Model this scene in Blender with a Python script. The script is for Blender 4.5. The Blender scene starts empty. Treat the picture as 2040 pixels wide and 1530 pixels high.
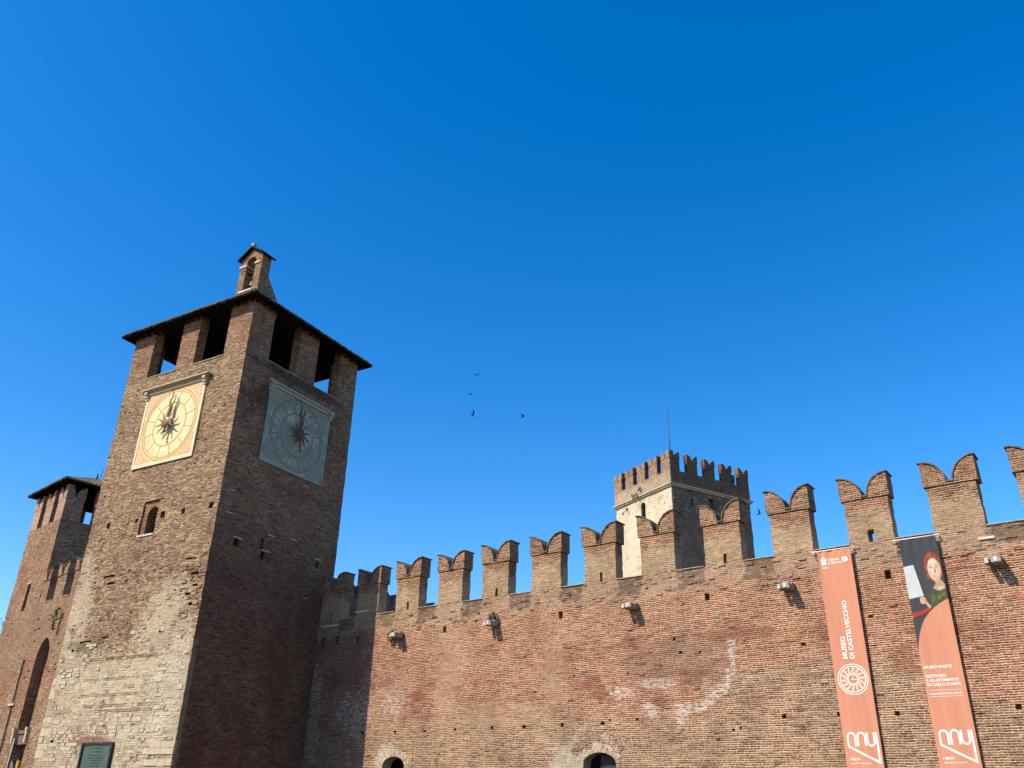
import bpy, bmesh, math, random
from mathutils import Vector, Matrix, noise
random.seed(7)
S = bpy.context.scene
COL = S.collection
R = math.radians
ZC = 1.6                                   # eye height of the photographer

# ------------------------------------------------------------------ camera
F_PX, PITCH, ROLL, YAW = 1703.52, 0.457998, 0.0241344, 0.657817
cy, sy, cp, sp = math.cos(YAW), math.sin(YAW), math.cos(PITCH), math.sin(PITCH)
fw = Vector((-sy*cp, cy*cp, sp)); rt = Vector((cy, sy, 0)); up = rt.cross(fw)
r2 = rt*math.cos(ROLL) + up*math.sin(ROLL); u2 = -rt*math.sin(ROLL) + up*math.cos(ROLL)
cam_d = bpy.data.cameras.new('camera'); cam = bpy.data.objects.new('camera', cam_d); COL.objects.link(cam)
m = Matrix((r2, u2, -fw)).transposed().to_4x4(); m.translation = (0, 0, ZC); cam.matrix_world = m
cam_d.sensor_fit = 'HORIZONTAL'; cam_d.sensor_width = 36; cam_d.lens = F_PX/2040*36
cam_d.clip_start = 0.1; cam_d.clip_end = 5000
S.camera = cam

# ------------------------------------------------------------------ sky, sun, exposure
sun_dir = Vector((0.42, 1.0, -1.05)).normalized()          # the way the light travels
el = math.asin(-sun_dir.z); az = math.atan2(-sun_dir.x, -sun_dir.y)
W = bpy.data.worlds.new('World'); S.world = W; W.use_nodes = True
wn = W.node_tree.nodes; wl = W.node_tree.links
bg = wn['Background']
sky = wn.new('ShaderNodeTexSky'); sky.sky_type = 'NISHITA'; sky.sun_disc = False
sky.sun_elevation = el; sky.sun_rotation = az; sky.altitude = 60
sky.air_density = 1.0; sky.dust_density = 0.35; sky.ozone_density = 2.0
hs = wn.new('ShaderNodeHueSaturation'); hs.inputs['Saturation'].default_value = 1.46; hs.inputs['Value'].default_value = 1.14
hs.inputs['Hue'].default_value = 0.505
wl.new(sky.outputs[0], hs.inputs['Color']); wl.new(hs.outputs[0], bg.inputs['Color'])
bg.inputs['Strength'].default_value = 0.15
sd = bpy.data.lights.new('sun', 'SUN'); sun = bpy.data.objects.new('sun', sd); COL.objects.link(sun)
sd.energy = 5.0; sd.angle = R(0.53); sd.color = (1.0, 0.89, 0.72)
sun.rotation_euler = sun_dir.to_track_quat('-Z', 'Y').to_euler(); sun.location = (-30, -60, 70)
S.view_settings.view_transform = 'Standard'; S.view_settings.look = 'None'
S.view_settings.exposure = 0.45; S.view_settings.gamma = 1.0

# ------------------------------------------------------------------ node helper
class NT:
    def __init__(s, nt): s.nt = nt; s.n = nt.nodes; s.l = nt.links
    def put(s, sock, v):
        if v is None: return
        if isinstance(v, bpy.types.NodeSocket): s.l.new(v, sock)
        else:
            try: sock.default_value = v
            except Exception: sock.default_value = (v, v, v) if not isinstance(v, (tuple, list)) else tuple(v)[:3]
    def m(s, op, a, b=None, c=None, clamp=False):
        n = s.n.new('ShaderNodeMath'); n.operation = op; n.use_clamp = clamp
        s.put(n.inputs[0], a); s.put(n.inputs[1], b); s.put(n.inputs[2], c); return n.outputs[0]
    def v(s, op, a, b=None, out=0):
        n = s.n.new('ShaderNodeVectorMath'); n.operation = op
        s.put(n.inputs[0], a)
        if op == 'SCALE': s.put(n.inputs['Scale'], b)
        else: s.put(n.inputs[1], b)
        return n.outputs[out]
    def mix(s, f, a, b, mode='MIX'):
        n = s.n.new('ShaderNodeMix'); n.data_type = 'RGBA'; n.blend_type = mode
        s.put(n.inputs[0], f); s.put(n.inputs[6], a); s.put(n.inputs[7], b); return n.outputs[2]
    def noise(s, vec, scale, detail=3, rough=.55, out=0, dist=0):
        n = s.n.new('ShaderNodeTexNoise'); s.put(n.inputs['Vector'], vec); n.inputs['Scale'].default_value = scale
        n.inputs['Detail'].default_value = detail; n.inputs['Roughness'].default_value = rough
        n.inputs['Distortion'].default_value = dist; return n.outputs[out]
    def rng(s, x, a, b, c=0., d=1., smooth=True):
        n = s.n.new('ShaderNodeMapRange'); n.interpolation_type = 'SMOOTHSTEP' if smooth else 'LINEAR'
        s.put(n.inputs[0], x); s.put(n.inputs[1], a); s.put(n.inputs[2], b); s.put(n.inputs[3], c); s.put(n.inputs[4], d)
        return n.outputs[0]
    def xyz(s, vec):
        n = s.n.new('ShaderNodeSeparateXYZ'); s.put(n.inputs[0], vec); return n.outputs
    def comb(s, x, y, z=0.):
        n = s.n.new('ShaderNodeCombineXYZ'); s.put(n.inputs[0], x); s.put(n.inputs[1], y); s.put(n.inputs[2], z); return n.outputs[0]
    def white(s, vec, out='Value'):
        n = s.n.new('ShaderNodeTexWhiteNoise'); n.noise_dimensions = '3D'; s.put(n.inputs['Vector'], vec); return n.outputs[out]
    def ramp(s, f, stops, interp='LINEAR'):
        n = s.n.new('ShaderNodeValToRGB'); n.color_ramp.interpolation = interp
        e = n.color_ramp.elements
        while len(e) < len(stops): e.new(0.5)
        for i, (p, c) in enumerate(stops): e[i].position = p; e[i].color = (*c, 1)
        s.put(n.inputs[0], f); return n.outputs[0]
    def tex(s, which):
        return s.n.new('ShaderNodeTexCoord').outputs[which]

# ------------------------------------------------------------------ brick bond (metres in, mortar / random out)
def make_brick_group(name, course, stretch, header, joint):
    g = bpy.data.node_groups.new(name, 'ShaderNodeTree')
    g.interface.new_socket('Vector', in_out='INPUT', socket_type='NodeSocketVector')
    for o in ('Mortar', 'Rand', 'Rand2'): g.interface.new_socket(o, in_out='OUTPUT', socket_type='NodeSocketFloat')
    t = NT(g); gi = t.n.new('NodeGroupInput'); go = t.n.new('NodeGroupOutput')
    p0 = gi.outputs[0]
    wob = t.v('SUBTRACT', t.noise(p0, 1.3, 3, .6, 1), (.5, .5, .5))
    wob2 = t.v('SUBTRACT', t.noise(p0, 9, 2, .6, 1), (.5, .5, .5))
    p = t.v('ADD', t.v('ADD', p0, t.v('SCALE', wob, .05)), t.v('SCALE', wob2, .013))
    x = t.xyz(p)
    fv_ = t.m('DIVIDE', x[1], course); row = t.m('FLOOR', fv_); fv = t.m('FRACT', fv_)
    wr = t.white(t.comb(row, 3.7, 1.1))
    alt = t.m('MULTIPLY', t.m('MODULO', t.m('ADD', row, 1000.), 2.), (stretch+header)*.5)
    P = stretch+header
    q = t.m('DIVIDE', t.m('ADD', t.m('ADD', x[0], alt), t.m('MULTIPLY', wr, .14)), P)
    k = t.m('FLOOR', q); tt = t.m('MULTIPLY', t.m('FRACT', q), P)
    isH = t.m('GREATER_THAN', tt, stretch)
    du = t.m('MULTIPLY', 1.3, t.m('MINIMUM', t.m('MINIMUM', tt, t.m('ABSOLUTE', t.m('SUBTRACT', tt, stretch))), t.m('SUBTRACT', P, tt)))
    dv = t.m('MULTIPLY', t.m('MINIMUM', fv, t.m('SUBTRACT', 1., fv)), course)
    d = t.m('ADD', t.m('MINIMUM', du, dv), t.m('MULTIPLY', t.m('SUBTRACT', t.noise(p0, 22, 2, .6), .5), .016))
    mo = t.rng(d, joint*.35, joint*.75, 1., 0.)
    idv = t.comb(t.m('ADD', t.m('MULTIPLY', k, 2.), isH), row, 0.)
    t.l.new(mo, go.inputs[0]); t.l.new(t.white(idv), go.inputs[1])
    t.l.new(t.white(t.v('ADD', idv, (17.3, 5.1, 2.2))), go.inputs[2])
    return g
BOND = make_brick_group('brick_bond', .075, .29, .15, .021)
ROUGH = make_brick_group('rough_bond', .082, .25, .13, .023)

def new_mat(name, rough=.9, spec=.2):
    M = bpy.data.materials.new(name); M.use_nodes = True
    t = NT(M.node_tree); b = t.n['Principled BSDF']
    b.inputs['Roughness'].default_value = rough; b.inputs['Specular IOR Level'].default_value = spec
    return M, t, b

def brick_mat(name, tan, red, mortar, red_bias=.5, layers=(), bond=None, mortar_mix=(.35, .65), bump=1.0, dirt=.25, smear=.45, streak=.5, pale=.25):
    """tan / red: three colours each, chosen per brick; layers: callables(t, obj_coord, uv, noise) -> (mask, colour)"""
    M, t, b = new_mat(name, .93, .12)
    uv = t.n.new('ShaderNodeUVMap').outputs[0]; ob = t.tex('Object')
    g = t.n.new('ShaderNodeGroup'); g.node_tree = bond or BOND; t.l.new(uv, g.inputs[0])
    mo, r1, r2_ = g.outputs[0], g.outputs[1], g.outputs[2]
    big = t.noise(ob, .28, 4, .6); mid = t.noise(ob, 1.1, 4, .62); fine = t.noise(ob, 7., 3, .6)
    ca = t.ramp(r1, [(0, tan[0]), (.5, tan[1]), (1, tan[2])]); cr = t.ramp(r1, [(0, red[0]), (.5, red[1]), (1, red[2])])
    rf = t.rng(t.m('ADD', t.m('ADD', big, t.m('MULTIPLY', t.m('SUBTRACT', mid, .5), .5)), t.m('MULTIPLY', t.m('SUBTRACT', r2_, .5), .42)), .62-.3*red_bias-.12, .62-.3*red_bias+.12)
    for L in layers:
        if L[0] == 'red':
            mk = L[1](t, ob, uv, mid); rf = t.m('MAXIMUM', rf, t.m('MULTIPLY', mk, float(L[2]))) if L[2] > 0 else t.m('MULTIPLY', rf, t.m('SUBTRACT', 1., t.m('MULTIPLY', mk, -float(L[2]))))
    c = t.mix(rf, ca, cr)
    # value change brick to brick, and burnt dark headers
    c = t.mix(1., c, t.ramp(r2_, [(0, (.55, .53, .52)), (.12, (.84, .84, .83)), (.6, (1, 1, 1)), (1, (1.2, 1.17, 1.12))]), 'MULTIPLY')
    mcol = t.mix(t.rng(mid, .3, .7), mortar, tuple(x*.78 for x in mortar[:3])+(1,)) if True else mortar
    sm = t.rng(t.m('ADD', t.noise(ob, 2.3, 4, .65), t.m('MULTIPLY', t.m('SUBTRACT', big, .5), .6)), .75-.35*smear, .95-.35*smear)
    mf = t.m('MAXIMUM', mo, t.m('MULTIPLY', sm, t.rng(r2_, .2, .9, .15, .8)))
    c = t.mix(mf, c, mcol)
    c = t.mix(t.m('MULTIPLY', t.rng(t.noise(ob, 3.1, 5, .7), .5, .75), dirt), c, (.06, .04, .026, 1))
    sv = t.v('MULTIPLY', ob, (1.7, 1.7, 12.)); st = t.noise(t.v('ADD', sv, t.v('SCALE', t.noise(ob, 2., 2, .5, 1), 1.3)), 1.0, 4, .68)
    c = t.mix(t.m('MULTIPLY', t.rng(st, .53, .68), streak), c, (.05, .026, .016, 1))          # eroded joints, the shadow in them painted as dark streaks
    c = t.mix(t.m('MULTIPLY', t.rng(st, .44, .30), pale), c, mcol)                             # courses still smeared with lime
    for L in layers:
        if L[0] == 'col':
            mk = L[1](t, ob, uv, mid)
            mk = t.m('ADD', t.m('MULTIPLY', mk, .4), t.m('MULTIPLY', t.rng(t.m('ADD', mk, t.m('MULTIPLY', t.m('SUBTRACT', r2_, .5), .75)), .4, .6), t.m('MULTIPLY', t.rng(mk, .0, .15), .6)))
            tone = t.mix(t.rng(t.noise(ob, 5., 4, .7), .3, .7), (*L[2], 1), (*[k*.72 for k in L[2]], 1))
            c = t.mix(t.m('MULTIPLY', mk, L[3] if len(L) > 3 else 1.), c, tone)
    c = t.mix(1., c, t.ramp(t.noise(ob, .45, 5, .66), [(.25, (.66, .63, .60)), (.5, (.95, .95, .95)), (.75, (1.18, 1.16, 1.13))]), 'MULTIPLY')
    c = t.mix(.55, c, t.mix(1., c, t.ramp(fine, [(0, (.45, .45, .45)), (.5, (1, 1, 1)), (1, (1.5, 1.5, 1.5))]), 'MULTIPLY'))
    t.l.new(c, b.inputs['Base Color'])
    h = t.m('ADD', t.m('ADD', t.m('ADD', t.m('MULTIPLY', mo, -.4), t.m('MULTIPLY', st, -2.*streak)), t.m('MULTIPLY', fine, .9)), t.m('ADD', t.m('MULTIPLY', r1, .5), t.m('MULTIPLY', mid, 1.6)))
    bp = t.n.new('ShaderNodeBump'); bp.inputs['Strength'].default_value = min(1., .75*bump); bp.inputs['Distance'].default_value = .02*bump
    t.l.new(h, bp.inputs['Height']); t.l.new(bp.outputs[0], b.inputs['Normal'])
    return M

# masks
def blob(cx, cz, rx, rz, soft=.35, wob=1.0, ymax=None, xs=0):
    """an irregular patch on a wall face: centre and radii in the wall's own metres"""
    def f(t, ob, uv, mid):
        x = t.xyz(ob)
        a = t.m('DIVIDE', t.m('SUBTRACT', x[xs], cx), rx); c = t.m('DIVIDE', t.m('SUBTRACT', x[2], cz), rz)
        d = t.m('SQRT', t.m('ADD', t.m('MULTIPLY', a, a), t.m('MULTIPLY', c, c)))
        d = t.m('ADD', d, t.m('MULTIPLY', t.m('SUBTRACT', t.noise(ob, 1.5, 6, .74), .5), 3.6*wob))
        k = t.rng(d, 1.-soft, 1.+soft, 1., 0.)
        if ymax is not None: k = t.m('MULTIPLY', k, t.m('LESS_THAN', x[1], ymax))
        return k
    return f
def patchy(f0, sc=6., a=.42, b_=.6):
    def f(t, ob, uv, mid): return t.m('MULTIPLY', f0(t, ob, uv, mid), t.rng(t.noise(t.v('MULTIPLY', ob, (1., 1., 2.4)), sc, 4, .7), a, b_))
    return f
def multi(*fs):
    def f(t, ob, uv, mid):
        k = fs[0](t, ob, uv, mid)
        for g in fs[1:]: k = t.m('MAXIMUM', k, g(t, ob, uv, mid))
        return k
    return f
def zband(z0, z1, soft, wob=1.0, sc=.8):
    def f(t, ob, uv, mid):
        z = t.xyz(ob)[2]; n = t.m('MULTIPLY', t.m('SUBTRACT', t.noise(ob, sc, 5, .7), .5), 2*wob)
        zz = t.m('ADD', z, n)
        return t.m('MULTIPLY', t.rng(zz, z0-soft, z0+soft), t.rng(zz, z1-soft, z1+soft, 1., 0.))
    return f
def scaled(f0, k):
    def f(t, ob, uv, mid): return t.m('MULTIPLY', f0(t, ob, uv, mid), k)
    return f

def simple_mat(name, col, rough=.7, spec=.3, var=.25, scale=4., metal=0., bump=0., col2=None):
    M, t, b = new_mat(name, rough, spec); b.inputs['Metallic'].default_value = metal
    ob = t.tex('Object'); n = t.noise(ob, scale, 5, .65)
    c2 = col2 or tuple(x*(1-var) for x in col)
    c = t.mix(t.rng(n, .3, .7), (*col, 1), (*c2, 1)); t.l.new(c, b.inputs['Base Color'])
    if bump:
        bp = t.n.new('ShaderNodeBump'); bp.inputs['Strength'].default_value = .7; bp.inputs['Distance'].default_value = bump
        t.l.new(t.noise(ob, scale*3, 4, .65), bp.inputs['Height']); t.l.new(bp.outputs[0], b.inputs['Normal'])
    return M

# ------------------------------------------------------------------ mesh helper
def jit(p, amp, freq=3.1, seed=0.):
    q = Vector(p)*freq + Vector((seed, seed*1.7, -seed))
    return noise.noise_vector(q)*amp + noise.noise_vector(q*3.3)*amp*.6
class MB:
    def __init__(s): s.v = []; s.f = []; s.uv = []; s.mi = []; s.sm = []
    def face(s, pts, mi=0, uv=None, sm=False):
        i0 = len(s.v); s.v += [Vector(p) for p in pts]
        s.idx(list(range(i0, i0+len(pts))), mi, uv, sm)
    def idx(s, ids, mi=0, uv=None, sm=False):
        s.f.append(ids); s.mi.append(mi); s.sm.append(sm)
        if uv is None:
            P = [s.v[i] for i in ids]; n = Vector((0, 0, 0))
            for a in range(len(P)):
                p, q = P[a], P[(a+1) % len(P)]
                n += Vector(((p.y-q.y)*(p.z+q.z), (p.z-q.z)*(p.x+q.x), (p.x-q.x)*(p.y+q.y)))
            ax = max(range(3), key=lambda k: abs(n[k]))
            uv = [((p.y, p.z) if ax == 0 else (p.x, p.z) if ax == 1 else (p.x, p.y)) for p in P]
            if ax == 0: uv = [(a+31.37, b) for a, b in uv]
        s.uv.append(uv)
    def box(s, x0, x1, y0, y1, z0, z1, mi=0, skip=''):
        p = [(x, y, z) for z in (z0, z1) for y in (y0, y1) for x in (x0, x1)]
        for k, q in (('-z', (0, 2, 3, 1)), ('+z', (4, 5, 7, 6)), ('-y', (0, 1, 5, 4)), ('+y', (2, 6, 7, 3)), ('-x', (0, 4, 6, 2)), ('+x', (1, 3, 7, 5))):
            if k not in skip: s.face([p[i] for i in q], mi)
    def grid(s, P0, eu, us, vs, en, holes=(), mi=0, amp=.0, freq=3.1, sm=True, hmi=None):
        """a wall sheet P0 + u*eu + v*Z, outward normal en, with recesses (u0,u1,v0,v1,depth[,open back])"""
        P0, eu, en = Vector(P0), Vector(eu), Vector(en)
        ul = sorted(set([round(a, 4) for a in us] + [round(h[i], 4) for h in holes for i in (0, 1)]))
        vl = sorted(set([round(a, 4) for a in vs] + [round(h[i], 4) for h in holes for i in (2, 3)]))
        ul = [a for i, a in enumerate(ul) if i == 0 or a-ul[i-1] > 1e-3]; vl = [a for i, a in enumerate(vl) if i == 0 or a-vl[i-1] > 1e-3]
        flip = eu.cross(Vector((0, 0, 1))).dot(en) < 0
        pos = lambda u, v: (lambda p: p + (jit(p, amp, freq) if amp else Vector((0, 0, 0))))(P0 + eu*u + Vector((0, 0, v)))
        ids = {}
        def vid(i, j):
            if (i, j) not in ids: ids[(i, j)] = len(s.v); s.v.append(pos(ul[i], vl[j]))
            return ids[(i, j)]
        uvo = 31.37 if abs(eu.y) > .7 else 0.
        base = P0.x*eu.x + P0.y*eu.y
        for j in range(len(vl)-1):
            for i in range(len(ul)-1):
                uc, vc = (ul[i]+ul[i+1])/2, (vl[j]+vl[j+1])/2
                if any(h[0] < uc < h[1] and h[2] < vc < h[3] for h in holes): continue
                q = [(i, j), (i+1, j), (i+1, j+1), (i, j+1)]
                if flip: q = q[::-1]
                s.idx([vid(*a) for a in q], mi, [((ul[a]+base)*(1 if eu.x+eu.y > 0 else -1)+uvo, vl[b]+P0.z) for a, b in q], sm)
        for h in holes:
            u0, u1, v0, v1, d = h[:5]
            c = [pos(u0, v0), pos(u1, v0), pos(u1, v1), pos(u0, v1)]
            k = [p - en*d for p in c]
            hm = hmi if hmi is not None else mi
            for a in range(4):
                b_ = (a+1) % 4
                q = [c[a], c[b_], k[b_], k[a]]
                s.face(q[::-1] if not flip else q, hm)
            if not (len(h) > 5 and h[5]):
                s.face(k if not flip else k[::-1], hm)
    def gbox(s, x0, x1, y0, y1, z0, z1, step=.2, amp=.012, skip='', mi=0, freq=3.1):
        lin = lambda a, b: [a+(b-a)*i/max(1, round((b-a)/step)) for i in range(max(1, round((b-a)/step))+1)]
        if '-y' not in skip: s.grid((0, y0, 0), (1, 0, 0), lin(x0, x1), lin(z0, z1), (0, -1, 0), (), mi, amp, freq)
        if '+y' not in skip: s.grid((0, y1, 0), (1, 0, 0), lin(x0, x1), lin(z0, z1), (0, 1, 0), (), mi, amp, freq)
        if '-x' not in skip: s.grid((x0, 0, 0), (0, 1, 0), lin(y0, y1), lin(z0, z1), (-1, 0, 0), (), mi, amp, freq)
        if '+x' not in skip: s.grid((x1, 0, 0), (0, 1, 0), lin(y0, y1), lin(z0, z1), (1, 0, 0), (), mi, amp, freq)
        def plate(z, f):
            xs, ys = lin(x0, x1), lin(y0, y1); g = {}
            for i, x in enumerate(xs):
                for j, y in enumerate(ys): g[i, j] = len(s.v); p = Vector((x, y, z)); s.v.append(p + jit(p, amp, freq))
            for i in range(len(xs)-1):
                for j in range(len(ys)-1):
                    q = [g[i, j], g[i+1, j], g[i+1, j+1], g[i, j+1]]; s.idx(q if f else q[::-1], mi)
        if '+z' not in skip: plate(z1, True)
        if '-z' not in skip: plate(z0, False)
    def prism(s, poly, y0, y1, mi=0, axis='y', caps=True, sm=False):
        """poly: (a,b) counter-clockwise seen from -axis; extruded y0..y1"""
        T = (lambda a, b, y: (a, y, b)) if axis == 'y' else (lambda a, b, y: (y, a, b)) if axis == 'x' else (lambda a, b, y: (a, b, y))
        n = len(poly)
        if caps:
            f = [T(a, b, y0) for a, b in poly]; k = [T(a, b, y1) for a, b in poly]
            s.face(f, mi); s.face(k[::-1], mi)
        for i in range(n):
            a, b = poly[i], poly[(i+1) % n]
            s.face([T(*a, y1), T(*b, y1), T(*b, y0), T(*a, y0)], mi, None, sm)
    def strip(s, A, B, mi=0, sm=True, flip=False):
        for i in range(len(A)-1):
            q = [A[i], A[i+1], B[i+1], B[i]]; s.face(q[::-1] if flip else q, mi, None, sm)
    def tube(s, pts, r, n=6, mi=0, cap=True, r1=None):
        pts = [Vector(p) for p in pts]; rings = []
        for i, p in enumerate(pts):
            d = (pts[min(i+1, len(pts)-1)] - pts[max(i-1, 0)]).normalized()
            a = d.orthogonal().normalized(); b = d.cross(a)
            rr = r if r1 is None else r + (r1-r)*i/(len(pts)-1)
            i0 = len(s.v); rings.append(list(range(i0, i0+n)))
            for k in range(n):
                t = 2*math.pi*k/n; s.v.append(p + a*math.cos(t)*rr + b*math.sin(t)*rr)
        for A, B in zip(rings, rings[1:]):
            for k in range(n): s.idx([A[k], A[(k+1) % n], B[(k+1) % n], B[k]], mi, None, True)
        if cap: s.idx(rings[0][::-1], mi); s.idx(rings[-1], mi)
    def build(s, name, mats, parent=None, amp=0., freq=3.1, seed=0.):
        me = bpy.data.meshes.new(name)
        vv = [tuple(p + (jit(p, amp, freq, seed) if amp else Vector((0, 0, 0)))) for p in s.v]
        me.from_pydata(vv, [], s.f); me.update()
        lay = me.uv_layers.new(name='UVMap'); k = 0
        flat = [c for u in s.uv for c in u]
        lay.data.foreach_set('uv', [x for c in flat for x in c])
        me.polygons.foreach_set('material_index', s.mi); me.polygons.foreach_set('use_smooth', s.sm)
        for mt in (mats if isinstance(mats, (list, tuple)) else [mats]): me.materials.append(mt)
        o = bpy.data.objects.new(name, me); COL.objects.link(o)
        if parent is not None: o.parent = parent
        return o
def lin(a, b, step):
    n = max(1, round((b-a)/step)); return [a+(b-a)*i/n for i in range(n+1)]
def thing(name, label, cat, loc=(0, 0, 0), rz=0., group=None):
    o = bpy.data.objects.new(name, None); COL.objects.link(o); o.location = loc; o.rotation_euler = (0, 0, rz)
    o.empty_display_size = .5; o['label'] = label; o['category'] = cat
    if group: o['group'] = group
    return o
def tag(o, label, cat, group=None):
    o['label'] = label; o['category'] = cat
    if group: o['group'] = group
    return o

# ------------------------------------------------------------------ materials
TAN = [(.095, .05, .03), (.185, .104, .062), (.28, .168, .10)]
RED = [(.12, .034, .019), (.24, .07, .038), (.33, .12, .068)]
DEEP = [(.16, .05, .032), (.25, .085, .055), (.32, .13, .085)]
MORT = (.72, .51, .335, 1)
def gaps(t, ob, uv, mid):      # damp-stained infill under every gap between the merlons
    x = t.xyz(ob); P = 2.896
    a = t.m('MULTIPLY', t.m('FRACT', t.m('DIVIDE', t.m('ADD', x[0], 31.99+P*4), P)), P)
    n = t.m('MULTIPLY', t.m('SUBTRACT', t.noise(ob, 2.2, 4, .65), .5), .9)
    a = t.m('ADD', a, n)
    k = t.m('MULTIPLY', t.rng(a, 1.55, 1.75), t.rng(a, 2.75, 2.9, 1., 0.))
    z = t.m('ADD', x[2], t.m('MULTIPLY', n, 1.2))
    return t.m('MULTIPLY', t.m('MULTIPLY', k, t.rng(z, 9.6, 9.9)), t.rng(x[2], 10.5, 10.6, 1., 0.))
Z = lambda z: z + ZC
def redzone(t, ob, uv, mid):   # harder, redder bricks in ragged drifts across the middle of the wall
    n = t.noise(t.v('MULTIPLY', ob, (.3, .3, .62)), 1.6, 6, .66)
    x = t.xyz(ob); z = t.m('ADD', x[2], t.m('MULTIPLY', t.m('SUBTRACT', mid, .5), 2.))
    return t.m('MULTIPLY', t.rng(n, .50, .62), t.m('MULTIPLY', t.rng(z, Z(3.2), Z(4.0)), t.rng(z, Z(6.2), Z(7.4), 1., 0.)))
def salt_arc(t, ob, uv, mid):
    x = t.xyz(ob); a = t.m('SUBTRACT', x[0], -15.9); c = t.m('SUBTRACT', x[2], Z(5.6))
    d = t.m('SQRT', t.m('ADD', t.m('MULTIPLY', a, a), t.m('MULTIPLY', c, c)))
    d = t.m('ABSOLUTE', t.m('ADD', t.m('SUBTRACT', d, 2.12), t.m('MULTIPLY', t.m('SUBTRACT', t.noise(ob, 1.6, 5, .7), .5), .9)))
    k = t.rng(d, .05, .3, 1., 0.)
    return t.m('MULTIPLY', k, t.m('MULTIPLY', t.rng(x[0], -16.9, -15.6), t.rng(x[2], Z(5.5), Z(6.3), 1., 0.)))
wall_layers = [
    ('red', multi(blob(-23.2, Z(4.6), 1.6, .9), blob(-20.5, Z(3.95), 1.1, .6), blob(-26.4, Z(4.9), 1.2, .8), blob(-13.3, Z(5.5), .8, 1.1), blob(-11.6, Z(5.0), 2.0, .7), blob(-7.9, Z(5.3), 1.0, 1.2), blob(-15.6, Z(3.9), 1.4, .5), blob(-36, Z(5.5), 3., 3.5), blob(-35, Z(2), 3., 1.6), blob(-28.9, Z(5.9), 1.2, 1.4)), 1),
    ('red', zband(-2, Z(3.3), .5, 1.2, .35), -.85),
    ('red', blob(-10.8, Z(4.1), 4.5, .75, .3, .5), -1),
    ('col', redzone, (.21, .06, .033), .5),
    ('col', blob(-36.6, Z(5.0), 3.4, 5.5, .4, .7), (.13, .058, .036), .5),  # deepens the clock tower's cast shadow in the brick colour
    ('col', blob(-16.4, Z(5.4), 2.6, .9, .5, .7), (.15, .095, .07), .34),
    ('col', patchy(multi(salt_arc, blob(-17.1, Z(4.5), .7, .2, .5, .9), blob(-18.7, Z(4.2), .6, .2, .5, .9), blob(-17.4, Z(3.5), .35, .28, .5, .9), blob(-16.1, Z(3.15), .25, .35, .5, .9)), 4., .40, .56), (.68, .59, .50), .68),
    ('col', patchy(multi(blob(-31.6, Z(4.5), .9, .9, .5, .9), blob(-34.2, Z(4.0), 1.4, 1.1, .5, .9), blob(-37.4, Z(4.2), .6, 2.0, .5, .9)), 4.), (.55, .48, .40), .6),
    ('col', multi(blob(-22.1, Z(5.2), .7, 1.7, .6, .8), blob(-28.2, Z(5.6), .8, 2.2, .6, .8), blob(-25, Z(3.6), 3.4, .5, .6, .8)), (.50, .35, .22), .36),
    ('col', zband(Z(8.0), Z(8.95), .25, .7, .9), (.44, .33, .22), .42),
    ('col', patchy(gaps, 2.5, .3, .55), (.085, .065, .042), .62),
    ('col', multi(blob(-21.2, Z(1.5), .9, .9, .5, .7), blob(-31.9, Z(1.9), .6, .6, .4, .5)), (.58, .50, .39), .75),
]
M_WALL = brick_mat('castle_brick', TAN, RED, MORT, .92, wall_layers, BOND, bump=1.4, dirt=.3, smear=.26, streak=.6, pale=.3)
M_MERLON = brick_mat('merlon_brick', TAN, RED, (.58, .43, .27, 1), .5, [('red', zband(Z(10.0), Z(10.6), .2, .9, .7), 1), ('col', zband(Z(8.8), Z(10.0), .3, .8, 1.1), (.58, .44, .275), .42)], ROUGH, bump=1.9, dirt=.36, smear=.5, streak=.7, pale=.5)
M_RETURN = brick_mat('return_wall_brick', TAN, DEEP, (.42, .34, .26, 1), .5, [], ROUGH, bump=1.2, dirt=.5)
def front(f0, ymax=.3):
    def f(t, ob, uv, mid): return t.m('MULTIPLY', f0(t, ob, uv, mid), t.m('LESS_THAN', t.xyz(ob)[1], ymax))
    return f
def side(f0, ymin=.02):
    def f(t, ob, uv, mid): return t.m('MULTIPLY', f0(t, ob, uv, mid), t.m('GREATER_THAN', t.xyz(ob)[1], ymin))
    return f
TB = [(.12, .068, .038), (.29, .175, .10), (.50, .335, .205)]
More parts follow.
